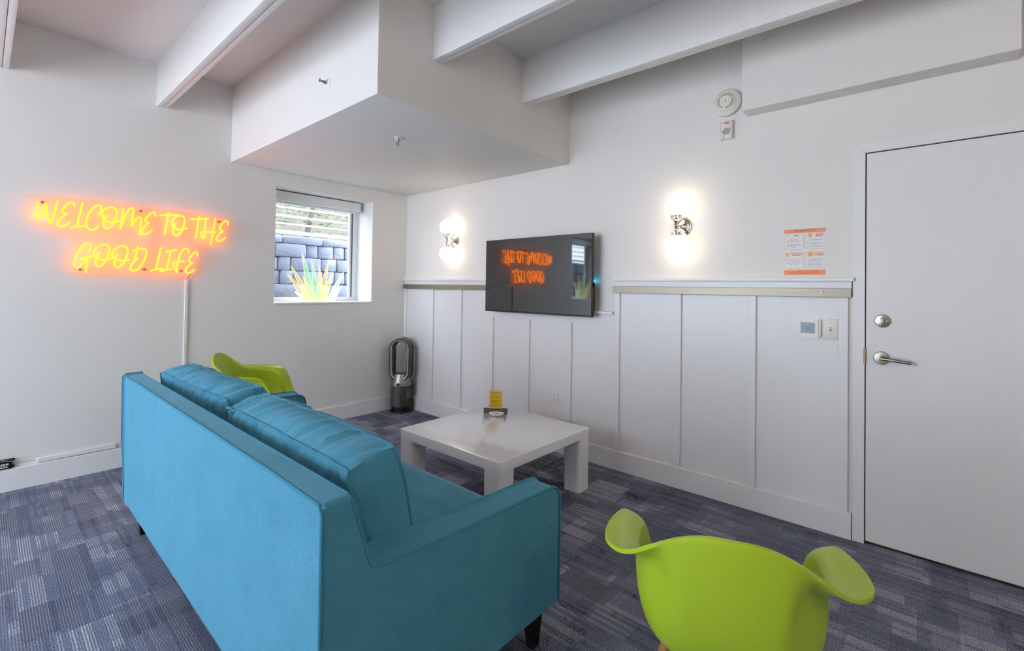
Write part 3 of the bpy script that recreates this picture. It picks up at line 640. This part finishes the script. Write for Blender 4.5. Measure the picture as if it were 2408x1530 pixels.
# ------------------------------------------------------------------ shell armchairs
def make_chair():
    t = thing('armchair', '', 'chair')
    half = [(0,.235,.405),(.10,.237,.408),(.180,.226,.424),(.222,.186,.49),(.241,.150,.57),(.254,.115,.632),(.267,.075,.656),(.282,.01,.664),(.290,-.06,.666),(.283,-.12,.667),(.252,-.168,.672),(.213,-.198,.688),(.165,-.232,.728),(.115,-.262,.770),(.06,-.280,.794),(0,-.287,.800)]
    rim = [Vector(p) for p in half] + [Vector((-p[0], p[1], p[2])) for p in half[-2:0:-1]]
    rim = crom(rim, 5, True); T = 28
    b = MB(); rings = []
    for k in range(T+1):
        s = k/T; ring = []
        for p in rim:
            ph = math.atan2(p.x, p.y); cs, sn = math.cos(ph), math.sin(ph)
            ry = 0.225 if cs < 0 else 0.20
            body = Vector((0.212*sn, ry*cs, 0)); n_ = (abs(sn)**2.6 + abs(cs)**2.6)**(-1/2.6); body *= n_
            up = p.z - 0.405
            arm = max(0.0, min(1.0, (abs(sn)-0.36)/0.36)); arm = arm*arm*(3-2*arm)
            P0 = Vector((0, 0.0, 0.398)); C1 = Vector((body.x*0.95, body.y*0.95, 0.386 + 0.05*max(0, cs)))
            C2 = Vector((body.x*1.0, body.y*1.0, 0.400 + up*0.40))
            C3b = Vector((p.x*0.85+body.x*0.15, p.y*0.85+body.y*0.15, 0.405 + up*0.78))
            qb = P0*(1-s)**4 + 4*C1*s*(1-s)**3 + 6*C2*s*s*(1-s)**2 + 4*C3b*s**3*(1-s) + p*s**4
            Wt = Vector((body.x*1.0, body.y*1.0, 0.405 + up*0.90)); K = Vector((body.x*1.03, body.y*1.03, 0.405 + up*1.0))
            if s < 0.72: e = s/0.72; qa = P0*(1-e)**3 + 3*C1*e*(1-e)**2 + 3*C2*e*e*(1-e) + Wt*e**3
            else: e = (s-0.72)/0.28; qa = Wt*(1-e)**2 + 2*K*e*(1-e) + p*e*e
            q = qb.lerp(qa, arm)
            ring.append(q)
        rings.append(ring)
    c0 = b.bm.verts.new((0, 0, 0.398))
    vr = [[c0]*len(rim)] + [[b.bm.verts.new(q) for q in r] for r in rings[1:]]
    b._faces(vr, True, False, False)
    o = b.build('shell', 'chair_green', t, ang=70)
    md = o.modifiers.new('thickness', 'SOLIDIFY'); md.thickness = 0.010; md.offset = 0
    md2 = o.modifiers.new('round', 'BEVEL'); md2.width = 0.0035; md2.segments = 2; md2.limit_method = 'ANGLE'; md2.angle_limit = R(60)
    tops, bots = {}, {}
    for sx_ in (-1, 1):
        for sy_ in (-1, 1):
            a, c = Vector((sx_*0.118, sy_*0.105, 0.372)), Vector((sx_*0.215, sy_*0.210, 0.0)); tops[sx_, sy_], bots[sx_, sy_] = a, c
            lg = MB().tube([a.lerp(c, q) for q in (0, .15, .5, .85, 1)], [0.0135, 0.0145, 0.0135, 0.0115, 0.010], 12).build('leg', 'chair_wood', t)
            MB().tube([a + Vector((0,0,0.02)), a, a.lerp(c, 0.10)], [0.012, 0.016, 0.0155], 10).build('bracket', 'black_metal', lg)
    for sx_ in (-1, 1):
        for sy_ in (-1, 1):
            m = tops[sx_, sy_].lerp(bots[sx_, sy_], 0.18); e = tops[-sx_, sy_].lerp(bots[-sx_, sy_], 0.62)
            MB().tube([m, e], 0.0042, 8).build('brace_rod', 'black_metal', t)
    for sy_ in (-1, 1):
        MB().tube([tops[-1, sy_] + Vector((0,0,.004)), tops[1, sy_] + Vector((0,0,.004))], 0.006, 8).build('mount_rod', 'black_metal', t)
    for sx_ in (-1, 1):
        MB().tube([tops[sx_, -1].lerp(bots[sx_, -1], .42), tops[sx_, 1].lerp(bots[sx_, 1], .42)], 0.0042, 8).build('brace_rod', 'black_metal', t)
    return t
ch = make_chair(); ch.location = (3.87, -1.80, 0); ch.rotation_euler = (0, 0, R(20))
ch['label'] = 'lime green plastic shell armchair in the near right corner, back towards the viewer'; ch['group'] = 'green shell armchairs'
c2 = copy_tree(ch); c2.location = (0.60, -1.72, 0); c2.rotation_euler = (0, 0, R(-38))
c2['label'] = 'lime green plastic shell armchair half hidden behind the sofa by the sign wall'

# ------------------------------------------------------------------ tower fan
fn_ = thing('tower_fan', 'grey bladeless tower fan standing in the corner', 'fan', (0.150, -0.140, 0), R(35))
MB().lathe([(0, 0), (0.112, 0), (0.115, 0.004), (0.113, 0.010), (0.104, 0.012), (0.104, 0.056), (0, 0.056)], 48).build('base', 'fan_dark', fn_)
prof = [(0, 0.058), (0.108, 0.058)]
for k in range(14):
    z = 0.062 + k*0.0148; prof += [(0.110, z), (0.110, z+0.0098), (0.1078, z+0.0108), (0.1078, z+0.0138)]
prof += [(0.110, 0.270), (0, 0.270)]
MB().lathe(prof, 48).build('grille', 'fan_iron', fn_, ang=30)
MB().lathe([(0, 0.271), (0.1095, 0.271), (0.1095, 0.292), (0.098, 0.335), (0.082, 0.392), (0, 0.392)], 48).build('collar', 'fan_silver', fn_)
MB().lathe([(0, -0.1085), (0.017, -0.1085), (0.017, -0.111), (0, -0.112)], 24, (0, 0, 0.292), 'y').build('display', 'fan_dark', fn_)
def stadium(hw, zb, zt, n=14):
    out = []
    for k in range(n+1):
        a = math.pi*k/n; out.append((hw*math.cos(a), zt-hw + hw*math.sin(a)))
    for k in range(n+1):
        a = math.pi + math.pi*k/n; out.append((hw*math.cos(a), zb+hw + hw*math.sin(a)))
    return out
def loop_ring(secs, name, m, parent):
    """secs: closed cross-section as (inset, y)"""
    rs = [[(x, y, z) for x, z in stadium(0.112-i_, 0.312+i_, 0.764-i_)] for i_, y in secs]
    MB().rings(rs, loop=True).build(name, m, parent, ang=40)
loop_ring([(0.004, -0.075), (0.0, -0.060), (0.0, 0.055), (0.006, 0.068), (0.022, 0.068), (0.030, 0.05), (0.036, -0.03), (0.030, -0.062), (0.018, -0.074)], 'air_loop', 'fan_iron', fn_)
loop_ring([(0.014, -0.0738), (0.014, -0.0785), (0.003, -0.0785), (0.003, -0.0738)], 'loop_rim', 'fan_dark', fn_)
loop_ring([(0.033, -0.068), (0.026, -0.077), (0.016, -0.078), (0.016, -0.072)], 'loop_bezel', 'fan_silver', fn_)
MB().box(-0.022, 0.022, -0.03, 0.03, 0.762, 0.774).bevel(0.004, 2).build('remote_control', 'fan_silver', fn_)

# ------------------------------------------------------------------ television
tv = thing('television', 'black flat screen television on the wall reflecting the neon sign', 'television', (1.890, -0.120, 1.408))
hw, hh = 0.547, 0.311
MB().box(-hw, hw, 0.000, 0.026, -hh, hh).bevel(0.002, 1).build('housing', 'tv_bezel', tv)
MB().box(-0.36, 0.36, 0.027, 0.048, -hh+0.03, 0.12).bevel(0.008, 2).build('rear_cover', 'tv_bezel', tv)
MB().box(-hw+0.005, hw-0.005, -0.0012, -0.0002, -hh+0.014, hh-0.005).build('screen', 'tv_screen', tv, smooth=False)
MB().prism([(-0.022, -hh), (0.022, -hh), (0.016, -hh-0.006), (-0.016, -hh-0.006)], 'y', 0.002, 0.020).build('badge_tab', 'chrome', tv, smooth=False)
MB().box(-0.13, 0.13, 0.049, 0.1195, -0.12, 0.10).build('wall_bracket', 'black_metal', tv, smooth=False)
sp = thing('smart_speaker', 'black cylinder speaker with blue light ring behind the television edge', 'speaker', (2.372, -0.0475, 1.1415))
MB().lathe([(0, 0), (0.036, 0), (0.0395, 0.006), (0.0395, 0.215), (0, 0.215)], 32).build('body', 'speaker_cloth', sp)
MB().lathe([(0.0396, 0.2152), (0.0396, 0.223), (0.034, 0.2255), (0.034, 0.2152)], 32).build('light_ring', 'led_blue', sp)
MB().lathe([(0, 0.2152), (0.0335, 0.2152), (0.0335, 0.223), (0, 0.223)], 32).build('cap', 'speaker_cloth', sp)

# ------------------------------------------------------------------ wall sconces
def sconce(x, z, label):
    t = thing('wall_sconce', label, 'wall lamp', (x, 0, z), 0, 'twin globe wall sconces')
    MB().lathe([(0, 0), (0.066, 0), (0.066, -0.008), (0.061, -0.012), (0.058, -0.012), (0.050, -0.019), (0.044, -0.019), (0.020, -0.040), (0.012, -0.044), (0.010, -0.095), (0, -0.095)], 40, (0,0,0), 'y').build('backplate', 'chrome', t)
    hb = -0.10
    MB().lathe([(0, -0.016), (0.010, -0.014), (0.013, -0.005), (0.0145, 0.0), (0.013, 0.005), (0.010, 0.014), (0, 0.016)], 24, (0, hb, 0)).build('hub', 'chrome', t)
    for s in (-1, 1):
        h = MB().lathe([(0, 0.010*s), (0.009, 0.012*s), (0.012, 0.022*s), (0.018, 0.032*s), (0.034, 0.042*s), (0.038, 0.044*s), (0.038, 0.050*s), (0.0355, 0.052*s), (0.0355, 0.058*s), (0.038, 0.060*s), (0.038, 0.066*s), (0, 0.066*s)], 36, (0, hb, 0)).build('fitter', 'chrome', t)
        for k in range(3):
            a = 2*math.pi*k/3+0.4; c, d = math.cos(a), math.sin(a)
            MB().tube([(0.038*c, hb+0.038*d, 0.055*s), (0.046*c, hb+0.046*d, 0.055*s)], 0.003, 8).build('thumb_screw', 'chrome', h)
        g = MB(); r, zc = 0.073, 0.129*s
        g.lathe([(r*math.sin(math.pi*k/20) if 0 < k < 20 else 0, zc - r*math.cos(math.pi*k/20)) for k in range(21)], 36, (0, hb, 0))
        g.build('globe', 'globe_lit', t, ang=80)
    return t
sconce(0.790, 1.757, 'chrome two globe wall sconce left of the television')
sconce(3.052, 1.725, 'chrome two globe wall sconce right of the television')

def fill_pendant(x, y, label, m='fill_lit'):  # added lamps, never in view, that brighten the room
    t = thing('fill_lamp', label, 'fill lamp', (x, y, ZC), 0, 'added fill lamps')
    MB().lathe([(0, 0), (0.06, 0), (0.06, -0.02), (0, -0.025)], 28).build('canopy', 'chrome', t)
    MB().tube([(0, 0, -0.02), (0, 0, -0.52)], 0.004, 8).build('cord', 'black_metal', t)
    MB().lathe([(0, -0.50), (0.035, -0.51), (0.045, -0.545), (0, -0.55)], 28).build('cap', 'chrome', t)
    r = 0.12; MB().lathe([(r*math.sin(math.pi*k/18) if 0 < k < 18 else 0, -0.655 - r*math.cos(math.pi*k/18)) for k in range(19)], 32).build('globe', m, t, ang=80)
fill_pendant(2.3, -4.2, 'added unseen globe lamp behind the viewer, fill light nearest the sign wall')
fill_pendant(5.5, -2.55, 'added unseen globe lamp right of the viewer, warm fill on the door side', 'fill_warm')
# ------------------------------------------------------------------ neon sign
ns = thing('neon_sign', 'glowing yellow neon lettering reading WELCOME TO THE GOOD LIFE on the left wall', 'neon sign', (0, -2.30, 1.6))
off = Vector((0, -2.30, 1.6))
bk = crom([(0, a, c) for a, c in SIGN_BACK], 4, True)
MB().rings([[(x, p.y+2.30, p.z-1.6) for p in bk] for x in (0.032, 0.036)]).build('backing_panel', 'acrylic_glow_tint', ns, smooth=False)
for chn, strokes in LETTERS:
    b = MB()
    for s in strokes:
        pts = crom([(0.0445, a+2.30, c-1.6) for a, c in s], 4)
        b.tube(pts, 0.0050, 6)
    b.build('letter_'+chn, 'neon_tube', ns)
for a, c in SIGN_BOLTS:
    MB().lathe([(0, 0.0005), (0.006, 0.0005), (0.006, 0.031), (0.0055, 0.032), (0.0055, 0.037), (0.007, 0.037), (0.006, 0.041), (0, 0.042)], 14, (0, a+2.30, c-1.6), 'x').build('standoff_bolt', 'brass', ns)
MB().tube(crom([(0.030, 0.285, -0.225), (0.018, 0.280, -0.245), (0.007, 0.270, -0.267)], 4), 0.0018, 6).build('lead_wire', 'cable_dark', ns)
rc = thing('cable_raceway', 'white vertical cable cover running down from the neon sign', 'cable cover', (0, -2.032, 0.139))
MB().box(0.0, 0.012, -0.010, 0.010, 0.0, 1.190).bevel(0.002, 1, lambda p, d: p.x > .01 and abs(d.z) > .5).build('channel', 'wall_paint', rc)
MB().box(0.0, 0.0135, -0.0115, 0.0115, 0.790, 0.815).bevel(0.002, 1, lambda p, d: p.x > .01).build('coupler', 'wall_paint', rc)
rc = thing('cable_raceway', 'white horizontal cable cover lying on top of the left baseboard', 'cable cover', (0, -2.62, 0.139))
MB().box(0.0, 0.016, -0.195, 0.193, 0.003, 0.031).bevel(0.002, 1).build('channel', 'trim_paint', rc)
MB().box(0.0, 0.004, 0.194, 0.578, 0.004, 0.022).build('strip', 'trim_paint', rc, smooth=False)
pb = thing('power_supply', 'small black electronic driver box on the left baseboard', 'driver box', (0, -2.995, 0.1385))
MB().box(0.001, 0.020, -0.072, 0.072, 0.0, 0.060).bevel(0.002, 1).build('case', 'box_black', pb)
for z in (0.012, 0.052): 
    MB().lathe([(0, 0.001), (0.007, 0.001), (0.007, 0.006), (0, 0.006)], 12, (0, 0.076, z), 'x').build('mounting_ear', 'box_black', pb)
for k in range(7): MB().lathe([(0, 0.020), (0.0036, 0.020), (0.003, 0.024), (0, 0.0245)], 10, (0, 0.052-k*0.0115, 0.050), 'x').build('terminal', 'terminal', pb)
b = MB()
for z, y1, h in ((0.031, 0.056, 0.004), (0.021, 0.05, 0.002), (0.012, 0.053, 0.003)):
    y = y1
    while y > -0.06:
        L = random.uniform(0.006, 0.02); b.box(0.0199, 0.0203, y-L, y, z-h, z+h); y -= L+0.003
b.build('printed_lines', 'paper', pb, smooth=False)
wr = MB().tube(crom([(0.022, -3.03, 0.192), (0.024, -2.975, 0.198), (0.022, -2.935, 0.186), (0.012, -2.905, 0.176), (0.008, -2.87, 0.168), (0.009, -2.84, 0.167), (0.008, -2.816, 0.160)], 6), 0.0016, 6).build('power_wire', 'cable_white')
tag(wr, 'thin pale wire between the driver box and the baseboard cable cover', 'wire')

# ------------------------------------------------------------------ steel bars under the ledges
def bar(x0, x1, screws, label):
    z0, z1 = 1.279, 1.327
    t = thing('steel_bar', label, 'metal bar', ((x0+x1)/2, BT, (z0+z1)/2), 0, 'brushed steel wall bars'); m = (x0+x1)/2; h = (z1-z0)/2
    MB().box(x0-m, x1-m, -0.012, -0.0002, -h, h).bevel(0.0015, 1).build('strip', 'brushed_steel', t)
    for x in screws: MB().lathe([(0, -0.012), (0.0055, -0.012), (0.0055, -0.014), (0.004, -0.0155), (0, -0.016)], 14, (x-m, 0, 0.0), 'y').build('screw', 'nickel', t)
bar(0.003, 1.338, (0.10, 0.56, 0.93, 1.25), 'brushed steel bar screwed under the ledge left of the television')
bar(2.557, 3.972, (2.66, 3.16, 3.84), 'brushed steel bar screwed under the ledge beside the door')

# ------------------------------------------------------------------ small things on the far wall
sd = thing('smoke_detector', 'round ivory smoke detector high on the wall above the strobe', 'smoke detector', (3.336, 0, 2.483))
MB().lathe([(0, 0), (0.084, 0), (0.084, -0.014), (0, -0.014)], 44, (0,0,0), 'y').build('mounting_base', 'ivory_plastic', sd)
MB().lathe([(0, -0.0145), (0.070, -0.0145), (0.070, -0.021), (0, -0.021)], 44, (0,0,0), 'y').build('vent_gap', 'ivory_shadow', sd)
for k in range(12):
    a = 2*math.pi*k/12; MB().box(0.066, 0.0815, -0.0215, -0.014, -0.002, 0.002).xf(Matrix.Rotation(a, 4, 'Y')).build('vent_rib', 'ivory_plastic', sd, smooth=False)
MB().lathe([(0, -0.0215), (0.083, -0.0215), (0.083, -0.025), (0.074, -0.033), (0.060, -0.040), (0.057, -0.038), (0.055, -0.041), (0.044, -0.052), (0.034, -0.058), (0.022, -0.0585), (0.020, -0.0565), (0, -0.0565)], 44, (0,0,0), 'y').build('cover', 'ivory_plastic', sd, ang=30)
b = MB()
for k in range(18):
    if k % 6 == 5: continue
    a = 2*math.pi*k/18
    for r, y in ((0.0445, -0.0520), (0.0405, -0.0545), (0.0365, -0.0570)):
        b2 = MB().box(r-0.0010, r+0.0010, y-0.0008, y+0.002, -0.0062, 0.0062).xf(Matrix.Rotation(a, 4, 'Y'))
        me = bpy.data.meshes.new('t'); b2.bm.to_mesh(me); b.bm.from_mesh(me); b2.bm.free(); bpy.data.meshes.remove(me)
o = b.build('vent_slots', 'ivory_shadow', sd, smooth=False); o['kind'] = 'stuff'
MB().box(-0.0015, 0.0015, -0.0585, -0.056, -0.011, 0.011).build('center_mark', 'ivory_shadow', sd, smooth=False)
fs = thing('fire_strobe', 'ivory wall strobe marked FIRE in red below the smoke detector', 'fire strobe', (3.336, 0, 2.310))
MB().prism([(-0.0, -0.058), (-0.020, -0.058), (-0.024, -0.052), (-0.024, -0.006), (-0.034, 0.004), (-0.034, 0.052), (-0.030, 0.057), (0, 0.057)], 'x', -0.034, 0.034).bevel(0.002, 1).build('housing', 'ivory_plastic', fs)
MB().lathe([(0, 0), (0.010, -0.001), (0.017, -0.010), (0.019, -0.018), (0.019, -0.024), (0, -0.024)], 8, (0, -0.022-0.000, -0.006), 'y', 1.1, 1.0).xf(Matrix.Translation((0, 0.006, -0.006))).build('lens', 'lens_clear', fs, smooth=False)
for s in (-1, 1): MB().box(s*0.024-0.007, s*0.024+0.007, -0.033, -0.022, -0.056, -0.010).bevel(0.002, 1).build('lens_guard', 'ivory_plastic', fs)
text('lettering', 'FIRE', 0.017, 'alarm_red', fs, (0, -0.0345, 0.040), bold=0.0006)

# ------------------------------------------------------------------ poster
ps = thing('notice_sheet', 'white and orange printed room notice taped above the ledge by the door', 'notice', (3.7525, 0, 1.532))
PW, PH = 0.212, 0.272
MB().box(-PW/2, PW/2, -0.0015, -0.0003, -PH/2, PH/2).build('sheet', 'paper', ps, smooth=False)
yy = -0.0017
def pband(name, x0, x1, z0, z1, m): return MB().box(x0, x1, yy-0.0001, yy+0.0002, z0, z1).build(name, m, ps, smooth=False)
pband('header_band', -PW/2+0.004, PW/2-0.004, PH/2-0.026, PH/2-0.004, 'print_orange')
pband('footer_band', -PW/2+0.004, PW/2-0.004, -PH/2+0.004, -PH/2+0.036, 'print_orange')
def ptext(s, size, m, x, z, sx=1.0, bold=0.0, al='CENTER', sp_=1.0): return text('lettering', s, size, m, ps, (x, yy-0.0006, z), align=al, bold=bold, sx=sx, spacing=sp_)
ptext('ROOM DETAILS', 0.021, 'print_red', 0, PH/2-0.0155, 0.70, 0.0005)
ptext('THE', 0.0135, 'print_red', -0.059, -PH/2+0.0175, 1.1, 0.0006)
ptext('GALLATIN', 0.0205, 'print_red', 0.019, -PH/2+0.0205, 1.2, 0.0008)
def frame(x, z, w_, h_):
    a = rrect(w_, h_, 0.010, 5, x, z); c = rrect(w_-0.0036, h_-0.0036, 0.0085, 5, x, z); b = MB()
    va = [b.bm.verts.new((p[0], yy-0.0003, p[1])) for p in a]; vc = [b.bm.verts.new((p[0], yy-0.0003, p[1])) for p in c]
    b._faces([va, vc], True, False, False); b.build('panel_outline', 'print_orange', ps, smooth=False)
cxl, cxr, zt_, zb_ = -0.0525, 0.0525, 0.062, -0.045
for x in (cxl, cxr):
    for z in (zt_, zb_): frame(x, z, 0.098, 0.094)
ptext('WIFI', 0.0105, 'print_red', cxl+0.012, zt_+0.033, 1.15, 0.0004)
ptext('NETWORK:\nGALLATIN GUEST\n\nNO PASSWORD\nNEEDED JUST YOUR\nEMAIL.', 0.0083, 'print_grey', cxl, zt_-0.012, 1.05)
ptext('SNACK\nBASKET', 0.0100, 'print_red', cxr+0.020, zt_+0.031, 1.15, 0.0004)
ptext('COMPLIMENTARY!\n\nAS A THANK YOU FOR\nSTAYING AT\nTHE GALLATIN, ENJOY!', 0.0080, 'print_grey', cxr, zt_-0.014, 1.02, 0, 'CENTER', 1.15)
ptext('DYSON AIR\nPURIFIER', 0.0098, 'print_red', cxl+0.014, zb_+0.031, 1.12, 0.0004)
ptext('ROOM A LITTLE COLD?\nIT\'S A HEATER.\nROOM A LITTLE HOT?\nIT\'S A FAN.', 0.0080, 'print_grey', cxl, zb_-0.012, 1.0, 0, 'CENTER', 1.25)
ptext('LUGGAGE\nLOCKERS', 0.0092, 'print_red', cxr+0.016, zb_+0.031, 1.12, 0.0004)
ptext('We have luggage lockers in\nour lobby that guests can\nuse before and after their\ncheck in/out. There are\ninstructions on how to use\nthe lockers in the lobby.', 0.0069, 'print_grey', cxr, zb_-0.014, 1.0, 0, 'CENTER', 1.12)
b = MB()   # wifi arcs
for r in (0.004, 0.0085, 0.013):
    pts = [(cxl-0.027 + r*math.cos(a), yy-0.0002, zt_+0.025 + r*math.sin(a)) for a in [R(45+90*k/10) for k in range(11)]]; b.tube(pts, 0.0011, 5)
b.build('wifi_icon', 'print_amber', ps)
b = MB(); b.prism([(cxr-0.034, zt_+0.042), (cxr-0.014, zt_+0.042), (cxr-0.016, zt_+0.024), (cxr-0.032, zt_+0.024)], 'y', yy-0.0004, yy); b.box(cxr-0.039, cxr-0.016, yy-0.0004, yy, zt_+0.019, zt_+0.023); b.build('snack_icon', 'print_amber', ps, smooth=False)
b = MB()
for k in range(4):
    a = math.pi/2*k + 0.5; c, d = math.cos(a), math.sin(a)
    b.lathe([(0, 0.0), (0.0052, 0.0), (0.0052, 0.0004), (0, 0.0004)], 12, (cxl-0.031+0.0065*c, yy-0.0006, zb_+0.030+0.0065*d), 'y', 1.0, 0.8)
b.build('fan_icon', 'print_amber', ps, smooth=False)
pband('locker_icon', cxr-0.036, cxr-0.011, zb_+0.019, zb_+0.043, 'print_amber')

# ------------------------------------------------------------------ thermostat, switch, outlet
th = thing('thermostat', 'white square thermostat with grey display beside the light switch', 'thermostat', (3.775, -0.0016, 1.104))
MB().prism(rrect(0.112, 0.106, 0.020), 'y', -0.018, 0).bevel(0.004, 2, lambda p, d: p.y < -0.017).build('base', 'white_plastic', th)
MB().prism(rrect(0.094, 0.090, 0.012), 'y', -0.026, -0.017).bevel(0.003, 2, lambda p, d: p.y < -0.025).build('bezel', 'white_plastic', th)
MB().box(-0.034, 0.034, -0.0268, -0.0255, -0.028, 0.032).build('display', 'lcd', th, smooth=False)
text('digits', '68', 0.022, 'lcd_digit', th, (0.0, -0.0272, 0.0), bold=0.0002)
sw = thing('light_switch', 'ivory toggle light switch between thermostat and door', 'light switch', (3.878, -0.0016, 1.104))
MB().box(-0.0345, 0.0345, -0.006, 0, -0.057, 0.057).bevel(0.003, 2, lambda p, d: p.y < -0.005).build('plate', 'ivory_plastic', sw)
MB().box(-0.005, 0.005, -0.0075, -0.005, -0.012, 0.012).build('slot', 'ivory_shadow', sw, smooth=False)
MB().box(-0.0038, 0.0038, -0.020, -0.005, 0.000, 0.009).bevel(0.001, 1).build('toggle', 'white_plastic', sw)
for s in (-1, 1): MB().lathe([(0, -0.006), (0.0032, -0.006), (0.0026, -0.0072), (0, -0.0074)], 12, (0, 0, s*0.030), 'y').build('screw', 'ivory_plastic', sw)
ol = thing('wall_outlet', 'white duplex power outlet on the panelling behind the coffee table', 'outlet', (2.031, -0.0016, 0.428))
MB().box(-0.0345, 0.0345, -0.006, 0, -0.057, 0.057).bevel(0.003, 2, lambda p, d: p.y < -0.005).build('plate', 'white_plastic', ol)
for s in (-1, 1):
    r = MB().prism([(0.0165*math.cos(a), max(-0.013, min(0.013, 0.0165*math.sin(a))) + s*0.0195) for a in [2*math.pi*k/24 for k in range(24)]], 'y', -0.0078, -0.005).build('receptacle', 'white_plastic', ol)
    for x, h in ((-0.006, 0.0045), (0.006, 0.0038)): MB().box(x-0.0011, x+0.0011, -0.0082, -0.0075, s*0.0195+0.002-h, s*0.0195+0.002+h).build('slot', 'ivory_shadow', r, smooth=False)
    MB().lathe([(0, -0.0075), (0.0024, -0.0075), (0.0024, -0.0082), (0, -0.0082)], 10, (0, 0, s*0.0195-0.0075), 'y').build('ground_hole', 'ivory_shadow', r)
MB().lathe([(0, -0.006), (0.003, -0.006), (0.0025, -0.0072), (0, -0.0074)], 12, (0, 0, 0), 'y').build('screw', 'white_plastic', ol)

# ------------------------------------------------------------------ sprinklers
def sprinkler(loc, rot, label):
    t = thing('fire_sprinkler', label, 'sprinkler', loc, 0, 'fire sprinkler heads'); t.rotation_euler = rot; t.scale = (0.88, 0.88, 0.88)
    MB().lathe([(0, 0), (0.032, 0), (0.032, -0.003), (0.024, -0.010), (0.013, -0.012), (0, -0.012)], 28).build('escutcheon', 'white_plastic', t)
    MB().lathe([(0, -0.0125), (0.0115, -0.0125), (0.0115, -0.026), (0.009, -0.030), (0, -0.030)], 16).build('body', 'nickel', t)
    MB().lathe([(0, -0.0302), (0.0032, -0.0302), (0.0036, -0.040), (0.0030, -0.050), (0, -0.0505)], 10).build('glass_bulb', 'bulb_red', t)
    for s in (-1, 1): MB().tube([(s*0.010, 0, -0.026), (s*0.012, 0, -0.038), (s*0.009, 0, -0.050), (s*0.002, 0, -0.057)], 0.0020, 8).build('frame_arm', 'nickel', t)
    d = MB().lathe([(0, -0.057), (0.006, -0.057), (0.006, -0.059), (0, -0.059)], 16)
    for k in range(8):
        b2 = MB().box(0.005, 0.014, -0.0022, 0.0022, -0.0595, -0.058).xf(Matrix.Rotation(2*math.pi*k/8, 4, 'Z')); me = bpy.data.meshes.new('t'); b2.bm.to_mesh(me); d.bm.from_mesh(me); b2.bm.free(); bpy.data.meshes.remove(me)
    d.build('deflector', 'nickel', t, smooth=False)
sprinkler((1.620, -1.257, SZ), (0, 0, R(20)), 'pendent fire sprinkler under the dropped soffit')
sprinkler((1.610, SY, 2.497), (R(-90), 0, 0), 'sidewall fire sprinkler on the upright face of the soffit')

# ------------------------------------------------------------------ acrylic agave sculptures on the sills
def agave(yoff, label):
    t = thing('agave_sculpture', label, 'sculpture', (-0.13, -0.93+yoff, ZW0+0.0165), 0, 'acrylic agave cut-outs')
    for k, (tip, base, c, w_) in enumerate(AGAVE):
        T_ = Vector((0, tip[0]+0.93, tip[1]-ZW0-0.0165)); B_ = Vector((0, base[0]+0.93, 0.0)); ax = (T_-B_); nrm = Vector((0, ax.z, -ax.y)).normalized()
        bow = 0.10*(1 if T_.y > B_.y else -1)*ax.length
        prof = [(0, 0.42), (0.25, 0.5), (0.5, 0.42), (0.75, 0.23), (0.92, 0.08)]
        def pt(s, e): 
            c_ = B_ + ax*s + nrm*(-bow*s*(1-s))
            return c_ + nrm*e*w_
        left = [pt(s, e) for s, e in prof]; right = [pt(s, -e) for s, e in prof]
        out = left + [T_] + right[::-1]; x = (k % 5)*0.0075 - 0.015
        for q in out: q.z = max(q.z, 0.0)
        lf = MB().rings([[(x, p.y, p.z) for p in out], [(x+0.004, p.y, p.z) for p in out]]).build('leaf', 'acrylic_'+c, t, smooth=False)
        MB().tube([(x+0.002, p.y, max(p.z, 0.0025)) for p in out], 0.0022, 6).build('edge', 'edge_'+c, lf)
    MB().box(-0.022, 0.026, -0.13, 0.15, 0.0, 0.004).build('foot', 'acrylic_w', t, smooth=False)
agave(0, 'green and yellow acrylic agave cut-out on the sill of the window by the fan')
agave(-3.05, 'green and yellow acrylic agave cut-out on the second window sill')
